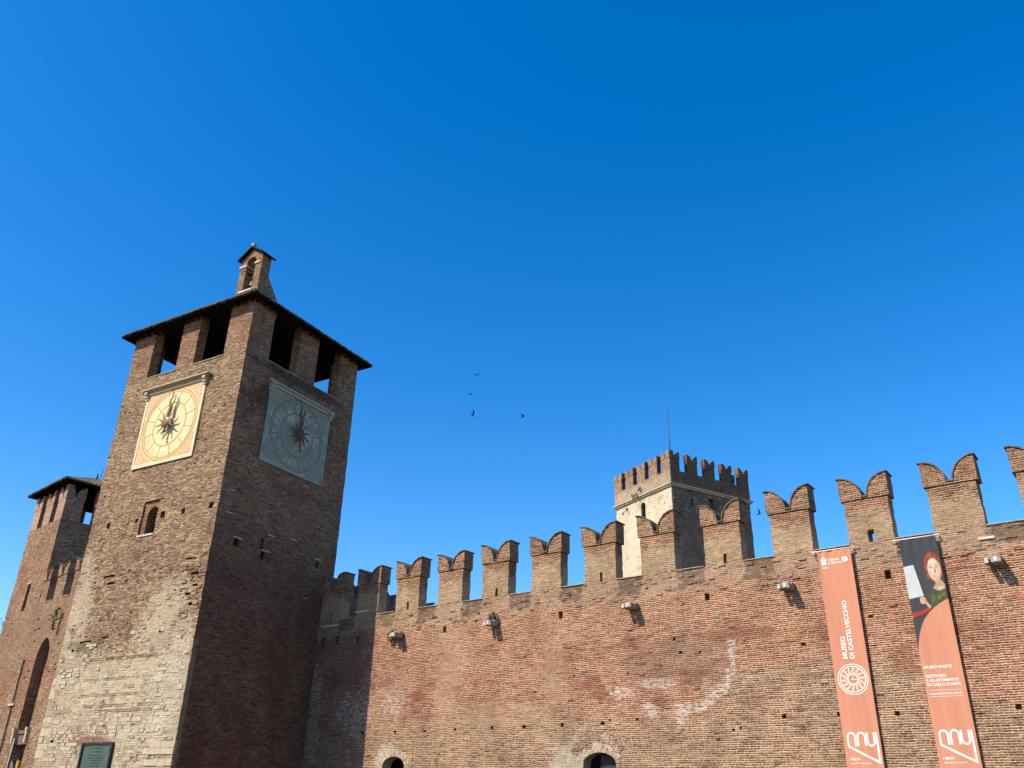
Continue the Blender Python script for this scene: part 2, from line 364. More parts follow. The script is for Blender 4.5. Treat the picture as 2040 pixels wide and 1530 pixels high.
tower_layers = [
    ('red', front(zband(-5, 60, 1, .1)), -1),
    ('red', side(zband(-50, 80, 1, .1)), .65), ('red', side(multi(zband(Z(9.2), Z(10.6), .4, .6, .5), blob(1.0, Z(1.6), 1.0, 1.2, xs=1), blob(3.4, Z(1.0), 1.5, 1.2, xs=1))), 1),  # shaded side reddened all over, its warm shade put into the brick colour
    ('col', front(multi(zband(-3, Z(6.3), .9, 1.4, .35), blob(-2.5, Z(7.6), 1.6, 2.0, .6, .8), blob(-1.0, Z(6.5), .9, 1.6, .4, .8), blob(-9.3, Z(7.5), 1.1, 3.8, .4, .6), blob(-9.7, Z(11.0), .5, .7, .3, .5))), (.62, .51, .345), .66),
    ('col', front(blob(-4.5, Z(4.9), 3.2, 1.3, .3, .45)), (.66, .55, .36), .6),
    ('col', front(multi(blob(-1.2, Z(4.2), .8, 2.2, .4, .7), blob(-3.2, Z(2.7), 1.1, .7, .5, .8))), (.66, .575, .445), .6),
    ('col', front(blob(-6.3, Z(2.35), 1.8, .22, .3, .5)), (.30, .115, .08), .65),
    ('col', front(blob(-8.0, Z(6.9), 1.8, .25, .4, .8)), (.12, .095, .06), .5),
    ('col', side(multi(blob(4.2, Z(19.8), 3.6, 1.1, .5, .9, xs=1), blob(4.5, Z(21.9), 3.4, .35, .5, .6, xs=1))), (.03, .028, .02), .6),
    ('col', side(multi(zband(-3, Z(13), 2., 1.2, .3)), .012), (.10, .045, .025), .4),  # lower shaded side painted darker, standing in for deeper shade
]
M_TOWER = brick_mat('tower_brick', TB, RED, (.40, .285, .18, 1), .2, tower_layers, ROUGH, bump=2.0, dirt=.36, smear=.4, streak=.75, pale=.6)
M_PIER = brick_mat('pier_brick', TB, RED, (.40, .285, .18, 1), .3, [], ROUGH, bump=2.0, dirt=.36, smear=.4, streak=.75, pale=.6)
M_LEFT = brick_mat('gate_tower_brick', TB, DEEP, (.33, .23, .14, 1), .18, [('col', zband(Z(8.5), Z(12.5), 1.0, 1.5, .4), (.29, .20, .125), .35), ('red', blob(-7, Z(7.4), 5.5, 1.6, .4, .8), 1)], ROUGH, bump=1.3, dirt=.36, smear=.4)
M_LOGGIA = brick_mat('loggia_plaster', TB, RED, (.46, .33, .23, 1), .45, [('col', front(zband(-50, 80, 1, .1), .03), (.50, .36, .26), .4)], ROUGH, bump=1., dirt=.35, smear=.6)
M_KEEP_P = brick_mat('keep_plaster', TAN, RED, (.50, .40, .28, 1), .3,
    [('col', front(zband(-50, 80, 1, .1)), (.74, .63, .46), .88), ('col', patchy(front(zband(20, 80, 1, .1)), .8, .5, .68), (.40, .31, .21), .4), ('col', front(zband(-10, 27.5, .6, .6, .3)), (.66, .50, .36), .5), ('col', side(zband(-10, Z(25.4*1.3), 1.2, 1.5, .35), .06), (.15, .08, .048), .5), ('col', side(patchy(zband(Z(24*1.3), 80, 1.2, 1., .3), 1.2, .35, .6), .06), (.12, .10, .075), .85)], ROUGH, bump=1.2, dirt=.3, smear=1.0)  # side: bare brown brick and plaster streaks, darkened to carry its shade
M_KEEP_B = brick_mat('keep_brick', TB, RED, (.46, .35, .23, 1), .3, [('col', front(zband(-50, 39.2, .6, .9, .5), .05), (.55, .46, .33), .45), ('col', side(zband(-50, 80, 1, .1), .05), (.05, .035, .028), .6)], ROUGH, bump=1.2, dirt=.45, smear=.5)  # side of parapet and merlons painted near black for its shade
M_PLAIN = brick_mat('arch_brick', TAN, RED, (.60, .50, .38, 1), .35, [], ROUGH, bump=1.2, dirt=.25, smear=.7)
M_WHITE_ARCH = simple_mat('old_render', (.56, .46, .34), .95, .1, .35, 6., bump=.05, col2=(.30, .22, .15))
M_STONE = simple_mat('white_stone', (.62, .57, .49), .85, .2, .35, 6., bump=.01)
M_CREAMSTONE = simple_mat('cream_stone', (.50, .415, .295), .9, .2, .4, 4., bump=.03, col2=(.38, .30, .20))
M_RUBBLE = simple_mat('tan_rubble', (.40, .29, .185), .92, .15, .4, 5., bump=.03)
M_PALESTONE = simple_mat('pale_rubble', (.54, .47, .36), .92, .15, .35, 5., bump=.03)
M_GREYSTONE = simple_mat('grey_stone', (.36, .34, .30), .9, .2, .45, 5., bump=.02)
M_BROWNSTONE = simple_mat('brown_stone', (.20, .13, .10), .9, .2, .4, 4., bump=.01)
M_COPING = simple_mat('coping_mortar', (.42, .36, .28), .95, .1, .4, 7., bump=.02)
M_CAP = simple_mat('cap_tile', (.085, .066, .048), .9, .15, .0, 5., bump=.015, col2=(.19, .14, .095))
M_TILE = simple_mat('mossy_roof_tile', (.13, .10, .07), .9, .15, .0, 3.5, bump=.02, col2=(.06, .058, .04))
M_DARKWOOD = simple_mat('dark_timber', (.018, .013, .010), .85, .1, .4, 4.)
M_DARK = simple_mat('dark_interior', (.02, .016, .013), .95, .0, .3, 3.)
M_BRONZE = simple_mat('bell_bronze', (.10, .12, .09), .5, .4, .4, 6., metal=.7)
M_GILT = simple_mat('dull_gilt', (.24, .145, .07), .5, .4, .3, 8., metal=.35)
M_RUST = simple_mat('rusty_gilt', (.10, .05, .025), .6, .3, .3, 8.)
M_IRON = simple_mat('dark_iron', (.03, .028, .028), .6, .3, .3, 6.)
M_POLE = simple_mat('grey_pole', (.06, .06, .075), .5, .4, .2, 4.)
M_GREEN = simple_mat('weed_leaf', (.055, .075, .025), .8, .2, .3, 9., col2=(.09, .085, .04))
M_BARK = simple_mat('bark', (.10, .085, .07), .9, .1, .3, 5.)
M_LEAF = simple_mat('young_leaf', (.10, .12, .07), .8, .2, .3, 5.)
M_BIRD = simple_mat('dark_feather', (.02, .02, .025), .8, .2, .3, 9.)
M_WHITEPAINT = simple_mat('white_print', (.82, .79, .74), .8, .1, .04, 3.)
M_ROD = simple_mat('white_metal_rod', (.75, .74, .72), .4, .4, .1, 4.)

# ------------------------------------------------------------------ ground
b = MB(); b.face([(-1500, -1500, 0), (1500, -1500, 0), (1500, 1500, 0), (-1500, 1500, 0)])
g = b.build('ground', simple_mat('gravel_court', (.13, .095, .055), .95, .1, .25, .8, bump=.02)); g['kind'] = 'structure'

# ------------------------------------------------------------------ merlons
def lobes(w, zn, H, g, n=10):
    """outline of a swallowtail head, counter-clockwise from the lower left (x, z)"""
    L = [(-w/2, 0)]
    right = [(w/2 - (w/2-g)*math.sin(t), zn + (H-zn)*math.cos(t)) for t in [math.pi/2*i/n for i in range(n+1)]]
    return right
def merlon(parent, x0, w, T, z0, H, mat, capmat, slit=None, over=.085, zc=1.67, through=False, name='merlon', axis='x', sub=True, lod=0, flip=1):
    """body + corbelled swallowtail head; x along the wall, outer face at y=0 (local)"""
    xc = x0 + w/2; b = MB(); st = .15 if lod == 0 else .5; am = .026 if lod == 0 else .012
    zb = z0 + zc; hole = ()
    if slit: hole = [(slit[0], slit[1], z0+slit[2], z0+slit[3], T if through else .45, through)]
    us, zs = lin(x0, x0+w, st), lin(z0, zb, st)
    b.grid((0, 0, 0), (1, 0, 0), us, zs, (0, -1, 0), hole, 0, am)
    hb = [(h[0], h[1], h[2], h[3], .001, True) for h in hole] if through else ()
    b.grid((0, T, 0), (1, 0, 0), us, zs, (0, 1, 0), hb, 0, am)
    b.grid((x0, 0, 0), (0, 1, 0), lin(0, T, st), zs, (-1, 0, 0), (), 0, am)
    b.grid((x0+w, 0, 0), (0, 1, 0), lin(0, T, st), zs, (1, 0, 0), (), 0, am)
    W2 = w + 2*over; y0, y1 = -over*.6, T+over*.6
    zn = z0 + H*.676; Ht = z0 + H; gn = .12 if lod == 0 else .07; n = 9 if lod == 0 else 5
    R_ = [(W2/2 - (W2/2-gn)*math.sin(t), zn + (Ht-zn)*math.cos(t)) for t in [math.pi/2*i/n for i in range(n+1)]]
    for sgn in (-1, 1):
        # one lobe: outer edge, quarter arc, inner foot
        arc = [(xc + sgn*a, z) for a, z in R_]                 # tip -> notch foot
        outer = lin(zb, Ht, .15 if lod == 0 else .8)
        def P(a, z, y):
            p = Vector((a, y, z)); return p + jit(p, am*.8)
        xo = xc + sgn*W2/2
        for yy, fl in ((y0, sgn > 0), (y1, sgn < 0)):
            # fan the face between arc and base line
            base = [(xc + sgn*(W2/2 - (W2/2)*i/n), zb) for i in range(n+1)]
            for i in range(n):
                q = [P(*arc[i], yy), P(*arc[i+1], yy), P(*base[i+1], yy), P(*base[i], yy)]
                b.face(q if fl else q[::-1], 0, None, False)
            q = [P(*arc[n], yy), P(xc, zn, yy), P(*base[n], yy)]
            b.face(q if fl else q[::-1])
        for a, c in zip(outer, outer[1:]):
            q = [P(xo, a, y0), P(xo, a, y1), P(xo, c, y1), P(xo, c, y0)]
            b.face(q if sgn > 0 else q[::-1])
        A = [P(*p, y0) for p in arc]; B = [P(*p, y1) for p in arc]
        b.strip(A, B, 0, True, sgn < 0)
        q = [P(*arc[n], y0), P(xc, zn, y0), P(xc, zn, y1), P(*arc[n], y1)]
        b.face(q[::-1] if sgn < 0 else q)
    b.face([(xc-W2/2, y0, zb), (xc-W2/2, y1, zb), (xc+W2/2, y1, zb), (xc+W2/2, y0, zb)])
    o = b.build(name, mat, parent)
    if sub:
        c = MB(); th = .045 if lod == 0 else .08; ov = .05; ya, yb = y0-ov, y1+ov
        rnd = random.Random(int(abs(x0)*100))
        for sgn in (-1, 1):
            pts = [(xc + sgn*(R_[0][0]+.06), R_[0][1])] + [(xc + sgn*a, z) for a, z in R_]
            for i in range(len(pts)-1):
                (a0, z0_), (a1, z1_) = pts[i], pts[i+1]
                d = Vector((a1-a0, z1_-z0_)); nn = Vector((d.y, -d.x))*(-sgn) if sgn < 0 else Vector((-d.y, d.x))
                nn = Vector((-d.y, d.x)).normalized()
                if nn.y*1.0 + nn.x*(-sgn) < 0: nn = -nn
                k = th + rnd.uniform(-.012, .014); e = rnd.uniform(-.02, .02)
                q = [(a0, z0_), (a1, z1_), (a1+nn.x*k, z1_+nn.y*k), (a0+nn.x*k, z0_+nn.y*k)]
                ar = sum(q[j][0]*q[(j+1) % 4][1]-q[(j+1) % 4][0]*q[j][1] for j in range(4))
                if ar < 0: q = q[::-1]
                c.prism(q, ya+e, yb+e)
        c.box(xc-gn, xc+gn, ya, yb, zn+.002, zn+.05)
        c.build('coping_tile' if name == 'merlon' else 'coping_tile', capmat, o)
    return o

# ------------------------------------------------------------------ arched fillings
def arch_panel(b, u0, u1, z0, z1, c, hw, zs, rise, depth, y0=0., mi=0, n=14, pointed=False, mii=None):
    """flat panel (x u0..u1, z z0..z1, front at y0) with an arched opening; reveals go back by depth"""
    if pointed:
        pts = []
        k = (rise*rise + hw*hw)/(2*hw)                   # radius of the two arcs
        for i in range(n+1):
            s_ = -1 + 2*i/n; x = s_*hw
            pts.append((c+x, zs + math.sqrt(max(0, k*k-(abs(x)+k-hw)**2))))
    else:
        pts = [(c-hw*math.cos(math.pi*i/n), zs+rise*math.sin(math.pi*i/n)) for i in range(n+1)]
    mii = mi if mii is None else mii
    F = lambda p, y=y0: (p[0], y, p[1])
    b.face([F((u0, z0)), F((c-hw, z0)), F((c-hw, zs)), F((u0, zs))], mi); b.face([F((c+hw, z0)), F((u1, z0)), F((u1, zs)), F((c+hw, zs))], mi)
    top = [(u0+(u1-u0)*i/n, z1) for i in range(n+1)]
    top[0] = (u0, z1); lo = [(u0, zs)] + pts + [(u1, zs)]
    hi = [(u0, z1)] + [(p[0], z1) for p in pts] + [(u1, z1)]
    for i in range(len(lo)-1): b.face([F(lo[i]), F(lo[i+1]), F(hi[i+1]), F(hi[i])], mi)
    path = [(c-hw, z0)] + pts + [(c+hw, z0)]
    for p, q in zip(path, path[1:]): b.face([F(p), F(q), F(q, y0+depth), F(p, y0+depth)], mii)

# ------------------------------------------------------------------ the curtain wall with the banners
D = 32.0; P_M = 2.896; X_M = -31.99; W_M = 1.59; ZT = Z(8.85); T_M = .6
wall = thing('castle_wall', 'long red brick castle wall topped with swallowtail merlons, right of the clock tower', 'castle wall', (0, D, 0))
holes = []
for x in (-34.6, -28.52, -21.69, -14.63, -7.7): holes.append((x-.1, x+.11, Z(7.48), Z(7.78), .5))
for x in (-36.2, -37.35): holes.append((x-.2, x+.16, Z(7.5), Z(8.0), .5))
rr = random.Random(3)
for x in (-31.34, -29.41, -27.52, -25.38, -23.61, -21.62, -12.03, -10.07, -8.16, -4.53, -19.65, -33.6, -35.5):
    w_ = rr.uniform(.14, .22); z_ = 3.0+rr.uniform(-.03, .04); holes.append((x-w_/2, x+w_/2, Z(z_), Z(z_+rr.uniform(.09, .16)), .3))
for x, z in ((-13.71, 2.68), (-18.02, 3.15), (-19.3, 3.15), (-14.0, 2.66), (-16.2, 6.1), (-15.95, 5.55), (-11.0, 5.45), (-8.5, 6.2), (-3.5, 3.9)):
    w_ = rr.uniform(.08, .18); holes.append((x-w_/2, x+w_/2, Z(z), Z(z+rr.uniform(.06, .12)), .16))
arch1 = (-21.45, -18.85, 0, Z(2.86)); arch2 = (-32.5, -30.1, 0, Z(2.36))
holes += [(*arch1, .05, True), (*arch2, .05, True)]
b = MB()
b.grid((0, 0, 0), (1, 0, 0), lin(-39.0, 8, .2), lin(0, ZT, .2), (0, -1, 0), holes, 0, .02, 2.3)
b.face([(-39, 0, ZT), (8, 0, ZT), (8, T_M, ZT), (-39, T_M, ZT)])
b.box(-39, 8, T_M, T_M+1.6, 0, ZT-1.2); b.face([(8, T_M, ZT-1.2), (8, T_M, ZT), (-39, T_M, ZT), (-39, T_M, ZT-1.2)][::-1])
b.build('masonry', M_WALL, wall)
# proud and broken bricks give the face its real relief
b = MB(); rr = random.Random(11)
for i in range(430):
    x = rr.uniform(-37.5, -.5); z = Z(rr.uniform(1.2, 8.75)) if i < 190 else Z(rr.uniform(7.75, 8.8))
    if any(h[0]-.3 < x < h[1]+.3 and h[2]-.1 < z < h[3]+.1 for h in holes): continue
    w_ = rr.choice((.13, .27, .27)); h_ = .06; p = rr.uniform(.012, .032 if i < 190 else .05)
    b.box(x, x+w_, -p, .02, z, z+h_, 0, '+y')
b.build('proud_brick', M_WALL, wall, .008)['kind'] = 'stuff'
# merlons
for k in range(-2, 14):
    x = X_M + P_M*k + .03*math.sin(k*2.3)
    sl = None; thr = False
    if k % 2 == 0: sl = (x+W_M/2+.0, x+W_M/2+.13, .02, .42); thr = (k == 8)
    if k == 8: sl = (x+W_M/2-.1, x+W_M/2+.14, .04, .46)
    mo_ = merlon(wall, x, W_M + (.03*math.sin(k*5.1)), T_M, ZT, 2.565 + .035*math.sin(k*3.7+1), M_MERLON, M_CAP, sl, through=thr)
    # coping strip over the gap that follows
    if k < 13:
        b = MB(); a0, a1 = x+W_M+.02, x+P_M-.02
        b.gbox(a0, a1, -.05, T_M+.03, ZT+.004, ZT+.035, .3, .01)
        b.build('coping', M_COPING, wall)
# arches
b = MB(); arch_panel(b, -21.45, -18.85, 0, Z(2.86), -19.83, .77, Z(1.58), .42, .55, -.004)
b.build('arch_filling', M_WALL, wall)
def voussoirs(b, c, zs, hw, rise, r0, r1, a0, a1, n, y0, y1, rnd):
    for i in range(n):
        t0 = a0+(a1-a0)*i/n; t1 = a0+(a1-a0)*(i+.72)/n; e = rnd.uniform(-.05, .05); p = rnd.uniform(-.012, .012)
        q = []
        for t, k in ((t0, r0), (t0, r1+e), (t1, r1+e), (t1, r0)):
            q.append((c - (hw+k)*math.cos(t), zs + (rise+k)*math.sin(t)))
        b.prism(q[::-1], y0+p, y1)
b = MB(); rr = random.Random(5)
voussoirs(b, -19.9, Z(1.45), .95, .85, .1, .5, R(25), R(150), 40, -.03, .1, rr)
b.build('relieving_arch', M_PLAIN, wall, .008)
b = MB(); voussoirs(b, -19.83, Z(1.58), .77, .42, .0, .2, R(3), R(177), 26, -.022, .1, rr)
voussoirs(b, -19.83, Z(1.58), .77, .42, .2, .36, R(10), R(170), 5, -.012, .1, rr)
b.build('arch_ring', M_WHITE_ARCH, wall, .015)
b = MB(); b.box(-20.7, -19, .55, .6, 0, Z(2.2)); b.box(-20.02, -19.25, .42, .55, 0, Z(1.93), 1)
b.build('door_recess', [M_DARK, M_IRON], wall)
b = MB(); arch_panel(b, -32.5, -30.1, 0, Z(2.36), -31.31, .72, Z(1.55), .43, .6, -.004)
b.build('arch_filling', M_WALL, wall)
b = MB(); voussoirs(b, -31.31, Z(1.55), .72, .43, .0, .3, R(2), R(178), 22, -.022, .1, rr)
b.build('arch_ring', M_WHITE_ARCH, wall, .015)
b = MB(); b.box(-32.2, -30.4, .6, .65, 0, Z(2.2)); b.build('door_recess', M_DARK, wall)
# carved stone brackets
for i, x in enumerate((-31.46, -25.4, -18.0, -11.3, -4.25)):
    b = MB(); b.gbox(x-.22, x+.25, -.34, .1, Z(7.60), Z(7.72), .12, .014)
    b.gbox(x-.03, x+.24, -.66, -.1, Z(7.46), Z(7.66), .12, .016); b.gbox(x-.24, x-.11, -.56, -.1, Z(7.48), Z(7.64), .12, .016)
    o = b.build('stone_bracket', M_GREYSTONE, wall, .012)
    for xa, xb, l in ((x+.04, x+.15, .672), (x-.23, x-.13, .572)):
        b = MB(); b.box(xa, xb, -l, -l+.05, Z(7.48), Z(7.64)); b.build('broken_end', M_STONE, o, .01)
# pale repair slabs in the shaded end of the parapet
for xa, xb, za in ((-37.5, -36.2, 8.55), (-34.95, -33.9, 9.08), (-4.6, -4.1, 8.4)):
    b = MB(); b.box(xa, xb, -.05, 0, Z(za), Z(za)+.08); b.build('stone_slab', M_STONE, wall, .006)
def weeds(parent, name, spots, size, n, seed):
    rn = random.Random(seed); b = MB()
    for (x, y, z) in spots:
        for i in range(n):
            a = rn.uniform(0, 6.28); r = rn.random()**.6*size; p = Vector((x+math.cos(a)*r, y-abs(rn.gauss(.05, .08)), z+math.sin(a)*r*1.2))
            d = Vector((rn.uniform(-1, 1), rn.uniform(-1, .2), rn.uniform(-1, 1))).normalized()*size*.34; e = d.orthogonal().normalized()*size*.16
            b.face([p-d, p+e, p+d, p-e])
    return b.build(name, M_GREEN, parent)
w_ = weeds(None, 'wall_weed', [(-25.3, D-.1, Z(7.84)), (-25.5, D-.08, Z(7.86))], .2, 60, 1); tag(w_, 'small grey green weed growing on a stone bracket under the fifth merlon from the tower', 'plant', 'weeds on the brick wall')
w_ = weeds(None, 'wall_weed', [(-31.95, D-.1, Z(7.58))], .26, 70, 2); tag(w_, 'green weed tuft beside the stone bracket nearest the tower shadow', 'plant', 'weeds on the brick wall')

# ------------------------------------------------------------------ return wall seen behind the gaps
ret = thing('castle_wall', 'dark return wall with round topped merlons behind the gaps beside the clock tower', 'castle wall', (-37.4, 33.2, 0), R(90))
b = MB(); b.gbox(-.2, 22, 0, 1.2, 0, ZT, 1.0, .01); b.build('masonry', M_RETURN, ret)
for k in range(7): merlon(ret, .1+P_M*k, W_M, T_M, ZT, 2.565, M_RETURN, M_CAP, None, lod=1)

# ------------------------------------------------------------------ clock tower
TH = 0.121544; CX, CY = -36.79774, 23.75896
tower = thing('clock_tower', 'square brick clock tower with open belfry loggia and overhanging tiled roof', 'tower', (CX, CY, 0), TH)
WX, WY = 10.0, 9.05; ZS = Z(22.15); ZP = Z(25.5)
fh = []
for u, s_ in ((8.48, .26), (6.16, .22), (4.11, .32), (2.55, .28), (.49, .3)): fh.append((-u-s_/2, -u+s_/2, Z(13.1), Z(13.1+s_*1.15), .5))
win = (-5.82, -4.58, Z(12.33), Z(14.2)); fh.append((*win, .42, True))
rr = random.Random(21)
for i in range(46):
    u, z = rr.uniform(.3, 9.7), rr.uniform(6.5, 21.8)
    if 2.4 < u < 7.8 and 16 < z < 21.4 or 4 < u < 6.2 and 12 < z < 15: continue
    s_ = rr.uniform(.08, .22); fh.append((-u-s_/2, -u+s_/2, Z(z), Z(z+rr.uniform(.06, .1)), .14))
for u, z, w_, h_ in ((7.4, 10.3, .9, .12), (7.1, 9.9, .7, .13), (8.1, 7.0, .9, .1), (.8, 9.8, .5, .14), (.6, 9.2, .35, .12), (1.0, 8.8, .4, .12), (.7, 8.3, .3, .14), (6.6, 7.15, .6, .08), (1.4, 10.6, .5, .1), (8.9, 2.3, .25, .2), (9.0, 6.6, .2, .15)):
    fh.append((-u-w_/2, -u+w_/2, Z(z), Z(z+h_), .22))
sh = [(1.38, 1.72, Z(11.5), Z(11.85), .5), (3.2, 3.36, Z(11.75), Z(12.35), .5), (3.3, 3.55, Z(11.25), Z(11.68), .5), (7.45, 7.7, Z(11.75), Z(12.05), .4)]
for i in range(30):
    v, z = rr.uniform(.3, 8.6), rr.uniform(2, 21.8)
    if 1.8 < v < 7.4 and 16 < z < 21.4: continue
    s_ = rr.uniform(.08, .22); sh.append((v-s_/2, v+s_/2, Z(z), Z(z+rr.uniform(.06, .1)), .14))
b = MB(); us, vs = lin(-WX, 0, .2), lin(0, WY, .2); zs = lin(0, ZS, .2)
b.grid((0, 0, 0), (1, 0, 0), us, zs, (0, -1, 0), fh, 0, .028, 2.2)
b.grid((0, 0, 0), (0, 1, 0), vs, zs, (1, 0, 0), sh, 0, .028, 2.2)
b.grid((-WX, 0, 0), (0, 1, 0), vs, lin(0, ZS, .4), (-1, 0, 0), (), 0, .028, 2.2)
b.grid((0, WY, 0), (1, 0, 0), us, lin(0, ZS, .4), (0, 1, 0), (), 0, .028, 2.2)
# parapet top and inside
t_ = .6
for (x0, x1, y0, y1) in ((-WX, 0, 0, t_), (-WX, 0, WY-t_, WY), (-WX, -WX+t_, t_, WY-t_), (-t_, 0, t_, WY-t_)):
    b.face([(x0, y0, ZS), (x1, y0, ZS), (x1, y1, ZS), (x0, y1, ZS)])
zi = ZS-1.0
b.face([(-WX+t_, t_, zi), (-t_, t_, zi), (-t_, WY-t_, zi), (-WX+t_, WY-t_, zi)], 1)
b.face([(-WX+t_, t_, ZS), (-t_, t_, ZS), (-t_, t_, zi), (-WX+t_, t_, zi)]); b.face([(-WX+t_, WY-t_, zi), (-t_, WY-t_, zi), (-t_, WY-t_, ZS), (-WX+t_, WY-t_, ZS)])
b.face([(-WX+t_, t_, zi), (-WX+t_, WY-t_, zi), (-WX+t_, WY-t_, ZS), (-WX+t_, t_, ZS)]); b.face([(-t_, t_, ZS), (-t_, WY-t_, ZS), (-t_, WY-t_, zi), (-t_, t_, zi)])
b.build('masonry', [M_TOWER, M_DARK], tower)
# broken ledges and proud stones on the sunlit face
b = MB(); rr = random.Random(31)
for i in range(250):
    u = rr.uniform(.05, 9.9); z = rr.uniform(1, 21.9) if i < 120 else rr.uniform(6.5, 11.2)
    if i >= 170: u = rr.uniform(.02, 1.5); z = rr.uniform(7.4, 10.8)
    if any(h[0]-.25 < -u < h[1]+.25 and h[2]-.1 < Z(z) < h[3]+.1 for h in fh) or (2.6 < u < 7.6 and 16.2 < z < 21.2): continue
    w_ = rr.choice((.2, .26, .34)); p = rr.uniform(.015, .055 if i > 170 else .035)
    b.box(-u-w_, -u, -p, .02, Z(z), Z(z)+rr.choice((.06, .07, .12)), 0, '+y')
for i in range(90):
    v = rr.uniform(.1, 8.9); z = rr.uniform(1, 21.9)
    if (1.8 < v < 7.4 and 16 < z < 21.4): continue
    b.box(-.02, rr.uniform(.02, .05), v, v+rr.choice((.12, .25)), Z(z), Z(z)+.06, 0, '-x')
b.build('proud_brick', M_TOWER, tower, .012)['kind'] = 'stuff'
# flat brick courses laced through the stone footing
b = MB()
for u0, u1, z in ((1.9, 7.4, 6.05), (2.4, 7.6, 4.35), (2.5, 7.4, 3.85), (2.0, 6.6, 3.6), (2.4, 7.6, 5.1), (4.5, 7.6, 2.62), (.25, 2.1, 2.0), (.2, 2.4, 1.72)):
    for k in range(2):
        x = -u1
        while x < -u0:
            l = random.uniform(.2, .34); b.box(x, min(x+l, -u0), -.012, .02, Z(z)+.075*k, Z(z)+.075*k+.05, 0, '+y'); x += l+.015
b.build('brick_course', M_PLAIN, tower, .006)['kind'] = 'stuff'
b = MB()
for z in (1.35, 1.82, 2.1): b.gbox(-1.6-.4*(z < 2), 0.02, -.04, .1, Z(z)-.1, Z(z)+.16, .3, .01)
rr = random.Random(8); z = .2
while z < 5.6:
    h_ = rr.uniform(.22, .6); w_ = rr.uniform(.3, .95)
    if rr.random() < .62: b.gbox(-10.015, -10+w_, -.012, .3, Z(z), Z(z)+h_-.03, .3, .012)
    z += h_
for v, z, w_ in ((.6, 14.2, .35), (.55, 13.0, .5), (3.6, 12.6, .5), (5.3, 12.8, .5), (7.3, 12.2, .5), (5.6, 16.0, .4), (1.3, 11.9, .6), (3.3, 11.7, .6), (6.8, 9.9, .35)):
    b.box(-.05, .025, v, v+w_, Z(z), Z(z)+.06)
b.build('quoin_stone', M_CREAMSTONE, tower, .008)['kind'] = 'stuff'
# rubble and squared stones of the old footing, each with its own thickness
b = MB(); rr = random.Random(77); z = .15
while z < 7.2:
    h_ = rr.uniform(.08, .21); u = rr.uniform(.1, .6)
    while u < 9.8:
        w_ = rr.uniform(.14, .55)*(1.5 if h_ > .18 else 1.); keep = .55 if z < 3.2 else .42 if z < 5.8 else .16
        inpl = 4.0 < u+w_ and u < 6.5 and z < 2.5
        if rr.random() < keep and not inpl and u+w_ < 9.85 and not (3.6 < z < 5.9 and 2.2 < u < 7.6 and rr.random() < .5):
            b.gbox(-u-w_, -u, -rr.uniform(.006, .034), .03, Z(z)+.01, Z(z)+h_-.012, .22, .014, '+y', rr.choice((0, 0, 0, 1, 2)))
        u += w_+rr.uniform(.01, .3)
    z += h_
b.build('footing_stone', [M_CREAMSTONE, M_RUBBLE, M_PALESTONE], tower)['kind'] = 'stuff'
# window in the sunlit face
wd = MB(); arch_panel(wd, win[0], win[1], win[2], win[3]-.02, -5.02, .42, Z(13.45), .42, .5, .09)
wd.box(win[0]-.3, win[1]+.3, .59, 2.2, win[2]-.3, win[3]+.3, 1, '-y')
wo = wd.build('window', [M_TOWER, M_DARK], tower)
b = MB(); b.box(win[0]-.02, win[1]+.02, -.04, .24, win[2]-.07, win[2]+.02); b.build('sill', M_STONE, wo)
b = MB(); b.box(win[0]+.1, win[1]+.25, -.05, .02, win[3]+.01, win[3]+.09); b.build('lintel', M_PLAIN, wo)
# piers of the loggia
def pier(parts, name='pier'):
    b = MB()
    for p in parts: b.gbox(*p, ZS, ZP, .2, .018, '-z')
    b.build(name, M_PIER, tower)
pier([(-1.78, 0, 0, .6), (-.6, 0, .6, 1.66)]); pier([(-5.72, -4.28, 0, .6)]); pier([(-10, -8.2, 0, .6), (-10, -9.4, .6, 1.66)])
pier([(-.6, 0, 3.85, 5.4)]); pier([(-.6, 0, 7.45, 9.05), (-1.78, -.6, 8.45, 9.05)])
pier([(-5.72, -4.28, 8.45, 9.05)]); pier([(-10, -9.4, 7.45, 9.05), (-9.4, -8.2, 8.45, 9.05)]); pier([(-10, -9.4, 3.85, 5.4)])
for (x0, x1, y0, y1) in ((-8.22, -5.7, -.04, t_+.02), (-4.3, -1.76, -.04, t_+.02), (-t_-.02, .04, 1.64, 3.87), (-t_-.02, .04, 5.38, 7.47)):
    b = MB(); b.gbox(x0, x1, y0, y1, ZS+.004, ZS+.05, .3, .008); b.build('sill', M_COPING, tower)
